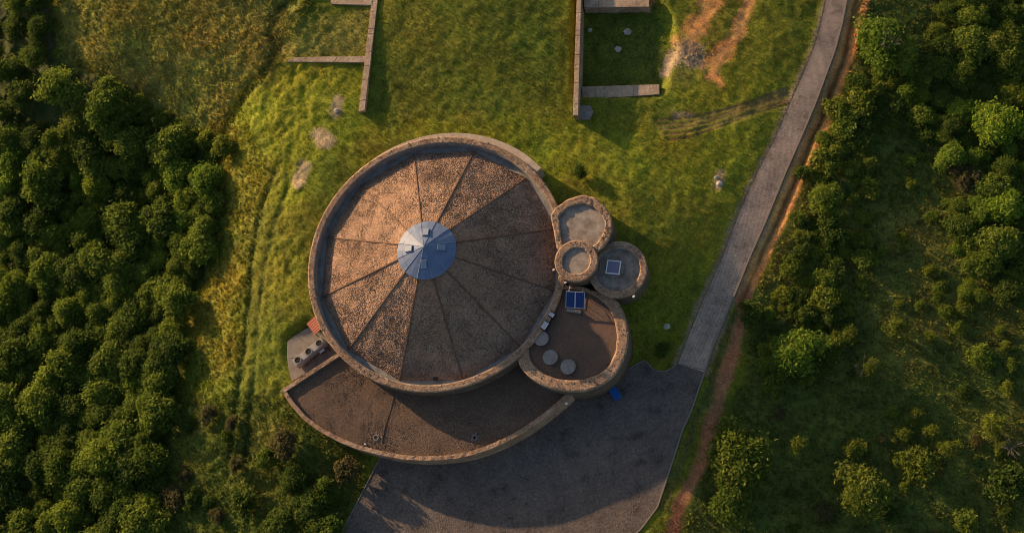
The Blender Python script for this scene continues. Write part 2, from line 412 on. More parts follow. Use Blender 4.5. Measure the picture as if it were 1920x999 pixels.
# beneath the buildings keep the earth low
Z = np.where(np.hypot(X, Y) < 14.6, np.minimum(Z, .6), Z)
U, Vv = PIX(X, Y, Z)
jx = (fbm(X, Y, 1.5, 31)-.5)*26; jy = (fbm(X, Y, 1.5, 57)-.5)*26
UJ, VJ = U+jx, Vv+jy

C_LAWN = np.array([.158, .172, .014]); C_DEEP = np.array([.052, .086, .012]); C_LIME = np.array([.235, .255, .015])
C_OCHRE = np.array([.225, .205, .026]); C_BROWN = np.array([.265, .24, .050]); C_DIRT = np.array([.55, .275, .10]); C_DUST = np.array([.42, .29, .20])
C_FOREST = np.array([.055, .075, .014]); C_SCRUB = np.array([.090, .112, .018])
colr = np.empty(X.shape+(3,)); colr[:] = C_LAWN
def paint(mask, c, k=1.0):
    m_ = (np.clip(mask, 0, 1)*k)[..., None]; colr[:] = colr*(1-m_)+c*m_
def region(poly, c, soft=14, k=1.0): paint(1-sstep(-soft, soft, sdist(UJ, VJ, poly)), c, k)
def stroke(pts, w, c, soft=4, k=1.0, j=.35): paint(1-sstep(w-soft, w+soft, dist_line(U+jx*j, Vv+jy*j, pts)), c, k)
big = fbm(X, Y, 9, 77, 4)
# the mound and the ring of grass round the hall are yellower green
region([(560, 120), (690, 125), (690, 220), (600, 330), (520, 420), (470, 360), (420, 270), (430, 190)], C_LIME, 24, .85)
region([(640, 225), (1080, 215), (1130, 300), (1040, 340), (900, 250), (700, 270)], C_LIME, 14, .5)
region([(1060, 230), (1400, 240), (1360, 380), (1150, 350), (1040, 330)], C_LIME, 24, .45)
region([(1250, 170), (1480, 120), (1430, 300), (1240, 300)], C_LIME, 20, .3)
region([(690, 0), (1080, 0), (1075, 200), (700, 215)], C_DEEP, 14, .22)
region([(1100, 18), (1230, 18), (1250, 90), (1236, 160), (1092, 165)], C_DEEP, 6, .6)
# ochre and brown meadow
region([(90, -60), (600, -60), (530, 100), (440, 190), (400, 260), (330, 230), (240, 170), (120, 110)], C_BROWN, 20, .9)
region([(150, -20), (420, -20), (330, 90), (200, 110)], C_OCHRE, 40, .35)
region([(380, 230), (450, 230), (520, 330), (480, 440), (450, 560), (430, 720), (370, 700), (355, 600), (420, 480), (420, 330)], C_OCHRE, 16, .75)
region([(480, 60), (700, 10), (690, 100), (530, 110)], C_BROWN, 10, .75)
region([(520, 50), (690, 12), (640, 50), (530, 80)], C_OCHRE, 10, .4)
region([(480, 420), (560, 380), (575, 600), (540, 740), (470, 760), (450, 620)], C_LAWN, 18, .8)
region([(330, 740), (530, 740), (700, 860), (640, 1020), (250, 1020), (280, 850)], C_SCRUB, 24, .8)
region([(470, 790), (560, 790), (570, 860), (480, 870)], C_BROWN, 16, .5)
# thicket floor left and scrub floor right
region([(-60, -60), (85, -60), (100, 100), (250, 180), (400, 300), (410, 470), (345, 600), (330, 760), (280, 1060), (-300, 1060), (-300, -60)], C_FOREST, 14, 1)
region([(1625, -60), (2100, -60), (2100, 1060), (1250, 1060), (1300, 930), (1400, 700), (1410, 560), (1560, 250), (1600, 90)], C_SCRUB, 12, 1)
region([(1640, 380), (1790, 380), (1790, 640), (1660, 700), (1610, 560)], C_BROWN, 40, .3)
region([(1560, 230), (1600, 100), (1625, 190), (1590, 330), (1500, 420), (1450, 540), (1420, 560)], np.array([.15, .12, .02]), 14, .55)
# bare earth
stroke([(1610, -60), (1600, 0), (1590, 60), (1572, 120), (1553, 170), (1530, 225), (1505, 280), (1480, 350), (1445, 430), (1412, 500), (1388, 560)], 11, C_DIRT, 4, .85)
stroke([(1625, -60), (1622, 0), (1610, 50), (1590, 118), (1568, 175), (1548, 232), (1510, 320), (1478, 395), (1448, 455), (1420, 515), (1397, 568)], 7, C_DIRT, 3, .95)
stroke(DITCH_PX := [(1608, -60), (1603, 0), (1592, 62), (1580, 115), (1558, 168), (1538, 224), (1510, 290), (1485, 352), (1452, 425), (1420, 492)], 3, np.array([.10, .06, .03]), 3, .7)
stroke([(1397, 555), (1388, 600), (1376, 650), (1358, 710), (1345, 760), (1330, 820), (1310, 880), (1285, 930), (1262, 985), (1245, 1050)], 13, np.array([.36, .15, .075]), 6, .95, .7)
stroke([(1375, 590), (1350, 660), (1335, 720), (1300, 800), (1270, 880), (1245, 950)], 9, np.array([.075, .07, .03]), 6, .6, .6)
stroke([(1345, -40), (1335, 0), (1318, 30), (1303, 60), (1290, 76)], 20, C_DIRT, 9, .8, 1.4)
stroke([(1375, -40), (1368, 0), (1350, 50), (1325, 90)], 12, C_OCHRE*1.1, 12, .5, 1.5)
stroke([(1410, -40), (1403, 5), (1392, 40), (1375, 80), (1352, 108), (1332, 128), (1338, 142)], 15, C_DIRT, 8, .9, 1.3)
stroke([(1338, 138), (1352, 160)], 5, C_DIRT, 4, .8)
stroke([(1225, 0), (1215, 18)], 6, C_DIRT, 4, .8)
stroke([(1330, 130), (1300, 150), (1262, 168), (1240, 178)], 6, C_OCHRE*1.2, 5, .8)
region([(1240, 110), (1258, 92), (1280, 100), (1262, 130), (1248, 152), (1238, 148)], C_DUST, 4, .9)
region([(1268, 78), (1300, 82), (1328, 108), (1322, 130), (1292, 128), (1272, 104)], C_DUST*.8, 6, .8)
region([(1275, 120), (1310, 130), (1280, 150), (1255, 160)], C_BROWN*.7, 6, .8)
for k_, off in enumerate((0, 9, 17, 27, 36)):
    stroke([(1228+k_*6, 226+off), (1290, 222+off), (1350, 208+off*.8), (1410, 190+off*.65), (1480, 164+off*.75)], 2.0, np.array([.20, .11, .06]), 1.2, .95, .1)
stroke([(1240, 240), (1340, 228), (1420, 200)], 12, C_BROWN, 10, .25)
for pts_, w_ in (([(632, 188), (630, 212)], 11), ([(600, 255), (612, 262)], 15), ([(572, 312), (556, 342)], 12), ([(1262, 215), (1300, 214)], 4), ([(1350, 328), (1346, 350)], 9)):
    stroke(pts_, w_, C_DUST, 5, .8, .6)
stroke([(860, 222), (905, 212)], 7, C_OCHRE*1.3, 6, .7)
stroke([(88, 20), (92, 90)], 8, np.array([.11, .09, .07]), 6, .8)
for tl in (TRK1, TRK2): paint(np.exp(-(dist_line(X, Y, tl)/.55)**2), C_DEEP*.8, .55)
paint(np.exp(-(dist_line(X+jx*.08, Y, SCARP)/.7)**2), C_DEEP*.8, .5)
pt = fbm(X, Y, 2.4, 131, 4)-.5; pf = fbm(X, Y, .7, 151, 2)-.5
colr *= (.86+.34*big+.6*pt+.5*pf)[..., None]
colr[..., 0] *= 1+.45*(fbm(X, Y, 5, 171, 3)-.5)
colr = np.clip(colr, .005, 1)
# gravelly verge of the road
dl = dist_line(X, Y, ROAD_W); paint((1-sstep(.15, .7, dl+(fbm(X, Y, .8, 5)-.5)*.8)), C_DUST*.8, .7)

ny, nx_ = X.shape
idx = np.arange(ny*nx_).reshape(ny, nx_)
faces = np.stack([idx[:-1, :-1], idx[:-1, 1:], idx[1:, 1:], idx[1:, :-1]], -1).reshape(-1, 4)
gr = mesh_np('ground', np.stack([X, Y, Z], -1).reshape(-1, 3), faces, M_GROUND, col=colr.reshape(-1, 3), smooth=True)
gr['kind'] = 'structure'

def sheet(name, polyW, material, dz, kerbs=True, step=.6):
    """road strip: build from left and right polylines"""
def strip(name, Lp, Rp, material, dz):
    def res(pts, n):
        p = np.array(pts); d = np.r_[0, np.cumsum(np.hypot(*np.diff(p, axis=0).T))]; t_ = np.linspace(0, d[-1], n)
        return np.stack([np.interp(t_, d, p[:, 0]), np.interp(t_, d, p[:, 1])], 1), d[-1]
    N = 160; a, la = res(px(Lp, .2), N); c, lc = res(px(Rp, .2), N); K = 7
    V = []; UVs = []
    for i in range(N):
        for j in range(K):
            f = j/(K-1); p = a[i]*(1-f)+c[i]*f
            w = np.hypot(*(c[i]-a[i]))
            V.append((p[0], p[1], 0)); UVs.append((f*w, la*i/(N-1)))
    V = np.array(V); V[:, 2] = H(V[:, 0], V[:, 1], False)+dz
    Fc = np.array([(i*K+j, i*K+j+1, (i+1)*K+j+1, (i+1)*K+j) for i in range(N-1) for j in range(K-1)])
    o = mesh_np(name, V, Fc, material, uv=np.array(UVs)); o['kind'] = 'structure'
    return o, a, c
road, ra, rc = strip('road', ROAD_L, ROAD_R, M_PAVE, .05)
yb = MB(); yb.prism(YARD_W, -.3, .045)
yard = yb.build('paved_yard', M_YARD); yard['kind'] = 'structure'
def kerb(name, pts, w=.16, h=.12):
    bm_ = MB(); pts = np.array(pts)
    d = np.gradient(pts, axis=0); nrm = np.stack([-d[:, 1], d[:, 0]], 1)/np.hypot(d[:, 0], d[:, 1])[:, None]
    zz = H(pts[:, 0], pts[:, 1], False)
    V = []; 
    for p, q_, z in zip(pts, nrm, zz):
        V += [(*(p-q_*w/2), z-.2), (*(p+q_*w/2), z-.2), (*(p+q_*w/2), z+h), (*(p-q_*w/2), z+h)]
    Fc = []
    for i in range(len(pts)-1):
        for j in range(4): Fc.append((4*i+j, 4*i+(j+1) % 4, 4*i+4+(j+1) % 4, 4*i+4+j))
    Fc += [(3, 2, 1, 0), tuple(4*(len(pts)-1)+j for j in range(4))]
    bm_.add(V, Fc); o = bm_.build(name, M_KERB); o['kind'] = 'structure'; return o
kerb('kerb', rc); 
def resample(pts, step=.5):
    p = np.array(pts); d = np.r_[0, np.cumsum(np.hypot(*np.diff(p, axis=0).T))]; t_ = np.linspace(0, d[-1], max(2, int(d[-1]/step)))
    return np.stack([np.interp(t_, d, p[:, 0]), np.interp(t_, d, p[:, 1])], 1)
kerb('kerb', resample(px([(1321, 698), (1296, 771), (1280, 805), (1262, 862), (1233, 949), (1202, 991), (1110, 1070)], 0)))
kerb('kerb', resample(px([(716, 852), (690, 902), (668, 945), (643, 992), (600, 1070)], 0)), .12, .09)
kerb('kerb', resample(px([(1154, 708), (1208, 674), (1214, 680), (1220, 688), (1230, 695), (1244, 697), (1258, 692), (1270, 681)], 0)), .12, .09)
jb = MB(); a_, b_ = px([(1273, 682), (1322, 694)], 0); a_, b_ = np.array(a_), np.array(b_); dd = (b_-a_)/np.hypot(*(b_-a_)); nn = np.array([-dd[1], dd[0]])*.06
jb.prism([tuple(a_-nn), tuple(b_-nn), tuple(b_+nn), tuple(a_+nn)], 0, .085); j_ = jb.build('paving_joint', M_KERB); j_['kind'] = 'structure'

t = NT(M_YARD); src = t.bs.inputs['Base Color'].links[0].from_socket
w_ = t.n('TexWave'); w_.inputs['Scale'].default_value = .06; w_.inputs['Distortion'].default_value = 6; w_.inputs['Detail'].default_value = 2; t.l(t.coord(), w_.inputs['Vector'])
s1 = t.noise(.5, 6, .7); c = t.mix(1.0, src, t.ramp(s1.outputs[0], [(.34, (.55, .52, .50)), (.45, (.95, .95, .95)), (.62, (1.15, 1.12, 1.08))]), 'MULTIPLY')
c = t.mix(1.0, c, t.ramp(w_.outputs['Fac'], [(.47, (1, 1, 1)), (.5, (.8, .78, .76)), (.53, (1, 1, 1))]), 'MULTIPLY'); t.base(c)
t = NT(M_PAVE); src = t.bs.inputs['Base Color'].links[0].from_socket
s1 = t.noise(.8, 6, .75); c = t.mix(1.0, src, t.ramp(s1.outputs[0], [(.36, (.7, .66, .6)), (.48, (1, 1, 1)), (.62, (1.2, 1.17, 1.12))]), 'MULTIPLY')
sx = t.n('SeparateXYZ'); t.l(t.n('UVMap').outputs[0], sx.inputs[0])
c = t.mix(1.0, c, t.ramp(sx.outputs[0], [(0, (.55, .55, .45)), (.12, (1, 1, 1)), (.3, (.9, .9, .9)), (.42, (1.08, 1.08, 1.08)), (1, (1, 1, 1))]), 'MULTIPLY'); t.base(c)
# ------------------------------------------------------------------ the round hall
RO, RI, RV = 15.09, 14.32, 13.98
ZB = PARA-.98                      # foot of the gravel cone
hall = thing('round_building', 'large round stone building with twelve-sided brown gravel cone roof and blue-grey metal cap', 'building', (0, 0, 0))
chipV = []; chipF = []; chipC = []
def add_chip(p, n_, r, c):
    """flattened irregular four sided pyramid"""
    k = len(chipV); n_ = Vector(n_); x = n_.orthogonal().normalized(); y = n_.cross(x); a = random.random()*6.28
    for i in range(4):
        t_ = a+i*math.pi/2+random.uniform(-.35, .35); rr = r*random.uniform(.6, 1.1)
        chipV.append(Vector(p)+(x*math.cos(t_)+y*math.sin(t_))*rr-n_*.02); chipC.append(c)
    chipV.append(Vector(p)+n_*r*random.uniform(.4, .9)+x*r*random.uniform(-.3, .3)); chipC.append(c)
    chipF.extend([(k, k+1, k+4), (k+1, k+2, k+4), (k+2, k+3, k+4), (k+3, k, k+4)])
M_CHIP = mat('gravel_chips', rough=.95); t = NT(M_CHIP); at = t.n('Attribute'); at.attribute_name = 'tint'; t.base(at.outputs['Color'])
PAL = [(.08, .052, .042), (.15, .10, .075), (.20, .125, .085), (.30, .19, .125), (.36, .24, .16), (.44, .30, .20), (.52, .38, .27)]
def build_chips(name, parent):
    global chipV, chipF, chipC
    V = np.array([tuple(v) for v in chipV]); o = mesh_np(name, V, np.array(chipF), M_CHIP, parent, col=np.array(chipC)); o['kind'] = 'stuff'
    chipV, chipF, chipC = [], [], []; return o
SPAL = [(.07, .048, .036), (.12, .08, .058), (.24, .15, .10), (.33, .21, .14), (.40, .27, .18), (.50, .37, .27)]
def stud(P0, P1, n_, z, r0=.05, r1=.13):
    '''loose rubble stones bedded in a coping between matching edge point lists'''
    m_ = len(P0)
    for _ in range(n_):
        i = random.randrange(m_-1); f = random.uniform(.04, .96); g = random.random()
        p = (P0[i]*(1-f)+P1[i]*f)*(1-g)+(P0[i+1]*(1-f)+P1[i+1]*f)*g
        add_chip((p[0], p[1], z-.02), (0, 0, 1), random.uniform(r0, r1), random.choice(SPAL))
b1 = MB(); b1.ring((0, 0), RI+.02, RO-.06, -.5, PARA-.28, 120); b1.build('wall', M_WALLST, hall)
# coping stones of the parapet, laid round the ring
def coping(mb, c, r0, r1, z0, z1, a0=0, a1=2*math.pi, seglen=.0, jit=.0, seed=1, n=None):
    n = n or max(8, int((a1-a0)*r1/.45)); r_ = random.Random(seed)
    mb.ring(c, r0, r1, z0, z1, n, a0, a1)
def rough_cap(name, cen, r0, r1, z1, th, parent, a0=0, a1=2*math.pi, label=None, mt=None):
    """coping ring with an uneven rubble top: fine grid jittered in height and at its edges"""
    full = abs(a1-a0-2*math.pi) < 1e-6
    n_a = int((a1-a0)*r1/.16); n_r = max(4, int((r1-r0)/.14))
    an = np.linspace(a0, a1, n_a+1)[:(n_a if full else n_a+1)]
    rr = np.linspace(r0, r1, n_r+1)
    AA, RR = np.meshgrid(an, rr, indexing='ij')
    XX = cen[0]+RR*np.cos(AA); YY = cen[1]+RR*np.sin(AA)
    e = (fbm(XX, YY, .35, 11, 3)-.5)
    RR2 = RR.copy(); RR2[:, 0] += (fbm(XX, YY, .5, 19, 3)-.5)[:, 0]*.06; RR2[:, -1] += (fbm(XX, YY, .5, 23, 3)-.5)[:, -1]*.06
    XX = cen[0]+RR2*np.cos(AA); YY = cen[1]+RR2*np.sin(AA)
    ZZ = z1+e*.06
    top = np.stack([XX, YY, ZZ], -1); m1, m2 = XX.shape
    inn = top[:, 0].copy(); inn[:, 2] = z1-th; out = top[:, -1].copy(); out[:, 2] = z1-th
    prof = np.concatenate([inn[:, None], top, out[:, None]], 1); k = prof.shape[1]
    V = prof.reshape(-1, 3); Fc = []
    I = np.arange(m1*k).reshape(m1, k); J = np.roll(I, -1, 0) if full else I[1:]; I2 = I if full else I[:-1]
    f = np.stack([I2[:, :-1], I2[:, 1:], J[:, 1:], J[:, :-1]], -1).reshape(-1, 4)
    g = np.stack([I2[:, -1], I2[:, 0], J[:, 0], J[:, -1]], -1).reshape(-1, 4)
    o = mesh_np(name, V, np.concatenate([f, g]), mt or M_STONE, parent)
    stud(np.stack([XX[:, 0], YY[:, 0]], 1), np.stack([XX[:, -1], YY[:, -1]], 1), int(m1*5.5), z1); build_chips('bedded_stones', parent)
    return o
rough_cap('parapet_coping', (0, 0), RI, RO, PARA, .3, hall)
b1 = MB(); b1.ring((0, 0), RI-.10, RI+.016, ZB-.12, PARA-.10, 120); b1.build('parapet_lining', M_PLASTER, hall)
b1 = MB(); b1.ring((0, 0), RV-1.2, RI-.06, ZB-.3, ZB-.02, 120); b1.build('gutter', M_PLASTER, hall)

rot0 = None
p_ = P(893, 272, ZB); rot0 = math.atan2(p_[1], p_[0])
ZT = ZB+4.55; RT = 3.1
PH = [rot0+math.pi/6*k for k in range(12)]
for k in range(12):
    a0, a1 = PH[k], PH[(k+1) % 12]
    A, B = np.array([RV*math.cos(a0), RV*math.sin(a0), ZB]), np.array([RV*math.cos(a1), RV*math.sin(a1), ZB])
    C_, D_ = np.array([RT*math.cos(a1), RT*math.sin(a1), ZT]), np.array([RT*math.cos(a0), RT*math.sin(a0), ZT])
    nr = np.cross(B-A, D_-A); nr /= np.linalg.norm(nr)
    N1, N2 = 26, 34; g = np.zeros((N1+1, N2+1, 3))
    for i in range(N1+1):
        for j in range(N2+1):
            f, h = i/N1, j/N2; g[i, j] = (A*(1-f)+B*f)*(1-h)+(D_*(1-f)+C_*f)*h
    w = (fbm(g[..., 0], g[..., 1], 1.1, 40+k, 4)-.5)*.22; w[0] = w[-1] = 0
    g += nr*w[..., None]
    I = np.arange((N1+1)*(N2+1)).reshape(N1+1, N2+1)
    top = np.stack([I[:-1, :-1], I[1:, :-1], I[1:, 1:], I[:-1, 1:]], -1).reshape(-1, 4)
    hh = np.linspace(0, 1, N2+1)[None, :]*np.ones((N1+1, 1)); ff = np.linspace(0, 1, N1+1)[:, None]*np.ones((1, N2+1)); mid_az = (a0+a1)/2
    tn = .92+.35*(fbm(g[..., 0], g[..., 1], 3.0, 70+k, 4)-.5)
    if abs(math.cos(mid_az)) < .3 and math.sin(mid_az) > 0: tn = tn*(1-.38*np.exp(-((hh-.36-.03*np.sin(ff*9))/.10)**2)*sstep(0, .15, ff)*sstep(0, .15, 1-ff))     # darker washed band on the north panel
    if math.cos(mid_az) < -.9: tn = tn*(1-.16*(np.sin(hh*34+ff*2) > .2))                            # rake lines on the west panel
    tn = tn[..., None]*np.array([1.0, 1.0, 1.0])+np.array([.0, .0, .0]); red = .5+.5*math.sin(k*2.4); tn = tn*np.array([1.03, .99-.03*red, .98-.06*red])
    o = mesh_np('roof_panel', g.reshape(-1, 3), top, M_GRAVEL, hall, smooth=True, col=np.clip(tn.reshape(-1, 3), 0, 2))
    for _ in range(2600):
        f, h = random.random(), 1-math.sqrt(1-random.random()*.97)
        # less dense to the top because the panel narrows
        p = (A*(1-f)+B*f)*(1-h)+(D_*(1-f)+C_*f)*h
        cc = random.choice(PAL); j = random.uniform(.85, 1.1)*float(tn[int(f*N1), int(h*N2), 0])
        add_chip(p+nr*.03, nr, random.uniform(.04, .09), tuple(x*j for x in cc))
build_chips('loose_gravel', hall)
for k in range(12):
    a0 = PH[k]; b1 = MB()
    A = Vector((RV*math.cos(a0), RV*math.sin(a0), ZB+.03)); D_ = Vector((RT*math.cos(a0), RT*math.sin(a0), ZT+.03))
    s_ = Vector((-math.sin(a0), math.cos(a0), 0))*.06; up = Vector((0, 0, .075))
    N = 14; V = []
    for i in range(N+1):
        p = A.lerp(D_, i/N)+Vector((0, 0, random.uniform(-.012, .012))); V += [p-s_-up, p+s_-up, p+s_+up, p-s_+up]
    Fc = [(4*i+j, 4*i+(j+1) % 4, 4*i+4+(j+1) % 4, 4*i+4+j) for i in range(N) for j in range(4)]
    b1.add(V, Fc); b1.build('ridge_strip', M_SEAM, hall)
# metal cap
ZC = ZT+.22; RC = 3.38; ZA = ZC+1.25
b1 = MB(); V = [(RT*.96*math.cos(a), RT*.96*math.sin(a), ZT-.4) for a in PH]+[(RT*1.0*math.cos(a), RT*1.0*math.sin(a), ZC+.02) for a in PH]
b1.add(V, [(i, (i+1) % 12, 12+(i+1) % 12, 12+i) for i in range(12)]); b1.build('cap_curb', M_DARK, hall)
for k in range(12):
    a0, a1 = PH[k], PH[(k+1) % 12]; b1 = MB()
    am = (a0+a1)/2; rm = RC*1.0
    V = [(0, 0, ZA), (RC*math.cos(a0), RC*math.sin(a0), ZC), (rm*math.cos(am), rm*math.sin(am), ZC-.01), (RC*math.cos(a1), RC*math.sin(a1), ZC),
         (RC*math.cos(a0), RC*math.sin(a0), ZC-.1), (rm*math.cos(am), rm*math.sin(am), ZC-.11), (RC*math.cos(a1), RC*math.sin(a1), ZC-.1)]
    b1.add(V, [(0, 1, 2, 3), (1, 4, 5, 2), (2, 5, 6, 3)]); b1.build('cap_panel', M_CAP, hall)
    # standing seam along the edge, and low folded rib lines across the panel
    s1 = MB(); s1.tube((0, 0, ZA+.01), (RC*math.cos(a0), RC*math.sin(a0), ZC+.012), .022, .03, 5); 
    sl_ = (ZA-ZC)/RC
    for fr in (.82,):
        q0 = (fr*RC*math.cos(a0), fr*RC*math.sin(a0), ZA-fr*RC*sl_+.012); q1 = (fr*RC*math.cos(a1), fr*RC*math.sin(a1), ZA-fr*RC*sl_+.012)
        s1.tube(q0, q1, .014, .014, 4)
    s1.build('cap_seam', M_CAPL, hall)
def hatch_on_cap(az, rr):
    slp = math.atan2(ZA-ZC, RC); c = Vector((rr*math.cos(az), rr*math.sin(az), ZA-rr*math.tan(slp)+.06))
    tl = Matrix.Rotation(slp, 3, 'Y')
    h = MB(); h.box(c, (.98, .70, .13), az, tl); o = h.build('roof_hatch', M_CAP, hall, .02)
    h = MB(); off = Matrix.Rotation(az, 3, 'Z')@tl@Vector((0, 0, .08)); h.box(c+off, (.86, .58, .04), az, tl); h.build('hatch_lid', M_CAPL, o, .01)
for (u, v) in ((803, 427), (766, 461), (842, 462), (796, 497)):
    p = P(u, v, ZA-.6); k_ = round((math.atan2(p[1], p[0])-PH[0]-math.pi/12)/(math.pi/6)); hatch_on_cap(PH[0]+math.pi/12+k_*math.pi/6, 1.85)
b1 = MB(); b1.tube((0, 0, ZA-.05), (0, 0, ZA+.12), .12, .04, 8); b1.build('finial', M_FRAME, hall)
# pale concrete ledge hugging the north side
b1 = MB(); zl = PARA-.22
pa, pe = P(664, 316, zl), P(1010, 319, zl)
aa, ae = math.atan2(pa[1], pa[0]), math.atan2(pe[1], pe[0])
if ae > aa: aa += 2*math.pi
oa = []; ia = []
for i in range(49):
    f = i/48; a = aa+(ae-aa)*f; w = RO+.03+.80*min(1, (f*1.15)**.8)
    oa.append((w*math.cos(a), w*math.sin(a))); ia.append(((RO-.3)*math.cos(a), (RO-.3)*math.sin(a)))
b1.prism(oa+ia[::-1], .5, zl); b1.build('concrete_ledge', M_LEDGE, hall, .03)
# rain outlet on the south gutter
p = P(817, 710, ZB); b1 = MB(); b1.box((p[0], p[1], ZB+.1), (.55, .3, .22), .1); b1.build('rain_outlet', M_BLACK, hall)

# ------------------------------------------------------------------ towers
def tower(name, label, u, v, rpx, ripx, ztop, zfloor, ng=72, a_clip=None, mt=M_STONE):
    c = P(u, v, ztop); k = np.hypot(*(P(u+10, v-10*.84, ztop)-c)[:2])/np.hypot(10, 8.4)
    R = rpx*.0598; r = ripx*.0598
    t_ = thing(name, label, 'tower', (c[0], c[1], 0))
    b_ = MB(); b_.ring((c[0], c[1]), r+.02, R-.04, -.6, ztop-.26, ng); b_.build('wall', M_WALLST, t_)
    rough_cap('coping', (c[0], c[1]), r, R, ztop, .28, t_)
    b_ = MB(); b_.ring((c[0], c[1]), r-.06, r+.016, zfloor-.1, ztop-.12, ng); b_.build('lining', M_PLASTER, t_)
    b_ = MB(); b_.disc((c[0], c[1]), r-.05, zfloor-.2, zfloor, ng); b_.build('tower_roof', M_MEMBRANE, t_)
    return t_, c, R, r
def ring_between(name, outp, inp, z0, z1, mt, parent, N=140, rough=.05, clamp=False):
    """wall between two closed pixel outlines, both resampled by angle about their middle"""
    O = np.array(px(outp, z1)); I_ = np.array(px(inp, z1)); c = I_.mean(0)
    def rad(Pl, th):
        best = []
        for t_ in th:
            d = np.array([math.cos(t_), math.sin(t_)]); r = 0
            for i in range(len(Pl)):
                a, b2 = Pl[i]-c, Pl[(i+1) % len(Pl)]-c; e = b2-a
                den = d[0]*e[1]-d[1]*e[0]
                if abs(den) < 1e-9: continue
                s_ = (a[0]*e[1]-a[1]*e[0])/den; w_ = (a[0]*d[1]-a[1]*d[0])/den
                if s_ > 0 and -1e-6 <= w_ <= 1+1e-6: r = max(r, s_)
            best.append(r)
        b_ = np.array(best); return (b_+np.roll(b_, 1)+np.roll(b_, -1))/3
    th = np.linspace(0, 2*math.pi, N, endpoint=False); ro = rad(O, th); ri = rad(I_, th); ro = np.maximum(ro, ri+.4)
    K = 6; V = []
    for i, t_ in enumerate(th):
        cs = np.array([math.cos(t_), math.sin(t_)])
        pr = [(ri[i], z0)]+[(ri[i]+(ro[i]-ri[i])*j/(K-1), z1) for j in range(K)]+[(ro[i], z0)]
        for r_, z in pr:
            p = c+cs*r_
            if clamp and np.hypot(*p) < RO-.08: p = p/np.hypot(*p)*(RO-.08 if r_ == ri[i] else max(np.hypot(*p), RI+.12))
            dz = (float(vnoise(np.array(p[0]), np.array(p[1]), .3, 4))-.5)*rough*2 if z == z1 else 0
            V.append((p[0], p[1], z+dz))
    k = K+2; I = np.arange(N*k).reshape(N, k); J = np.roll(I, -1, 0)
    f = np.stack([I[:, :-1], I[:, 1:], J[:, 1:], J[:, :-1]], -1).reshape(-1, 4); g = np.stack([I[:, -1], I[:, 0], J[:, 0], J[:, -1]], -1).reshape(-1, 4)
    VV = np.array(V).reshape(N, k, 3)
    if name == 'coping':
        stud(np.concatenate([VV[:, 1, :2], VV[:1, 1, :2]]), np.concatenate([VV[:, -2, :2], VV[:1, -2, :2]]), int(N*7), z1); build_chips('bedded_stones', parent)
    return mesh_np(name, np.array(V), np.concatenate([f, g]), mt, parent), [tuple(c+np.array([math.cos(t_), math.sin(t_)])*(ri[i]+.1)) for i, t_ in enumerate(th)]

zq = lambda L_: [(1020+a/4.54, 360+b_/4.54) for a, b_ in L_]
t1o = zq([(55, 200), (75, 165), (110, 130), (200, 62), (320, 25), (430, 45), (520, 120), (575, 220), (583, 320), (555, 400), (510, 465), (455, 508), (380, 520), (250, 510), (110, 490), (85, 340)])
t1i = zq([(125, 208), (200, 132), (320, 98), (420, 122), (490, 190), (520, 260), (515, 330), (480, 390), (440, 445), (400, 465), (300, 470), (200, 460), (155, 440), (140, 340)])
c1 = P(1093, 420.5, 5.6); R1 = 3.4
T1 = thing('round_tower', 'widest round stone tower with stained empty grey roof, against the north-east side of the hall', 'tower', (c1[0], c1[1], 0))
_, ip = ring_between('coping', t1o, t1i, 5.32, 5.6, M_STONE, T1)
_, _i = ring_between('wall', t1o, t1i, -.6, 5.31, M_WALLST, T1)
b1 = MB(); b1.prism(ip, 5.1, 5.36); b1.build('tower_roof', M_MEMBRANE, T1)
T3, c3, R3, r3 = tower('round_tower', 'low round stone tower with square glazed hatch on its grey roof, easternmost of the three', 1158, 505, 54, 41, 4.75, 4.28)
T2, c2, R2, r2 = tower('round_tower', 'smallest round stone tower with thick rim, between the hall and the tower with hatch', 1080.5, 489, 40, 25.5, 5.85, 5.66)
# hatch on T3
hx = P(1151, 503, 4.3)
ht = thing('roof_hatch', 'white-framed square glazed hatch on a round kerb on the low tower roof', 'hatch', (hx[0], hx[1], 4.28))
h = MB(); h.disc(hx, 1.15, 4.23, 4.42, 36); h.build('round_kerb', M_MEMBRANE, ht)
h = MB(); h.box((hx[0], hx[1], 4.5), (1.35, 1.35, .3), -.1); h.build('box', M_STEEL, ht)
h = MB()
for sx, sy, wx, wy in ((0, .72, 1.56, .12), (0, -.72, 1.56, .12), (.72, 0, .12, 1.32), (-.72, 0, .12, 1.32)):
    o_ = Matrix.Rotation(-.1, 3, 'Z')@Vector((sx, sy, 0)); h.box((hx[0]+o_.x, hx[1]+o_.y, 4.67), (wx, wy, .12), -.1)
h.build('frame', M_WHITE, ht)
h = MB(); h.box((hx[0], hx[1], 4.67), (1.33, 1.33, .05), -.1); h.build('pane', M_HATCH, ht)

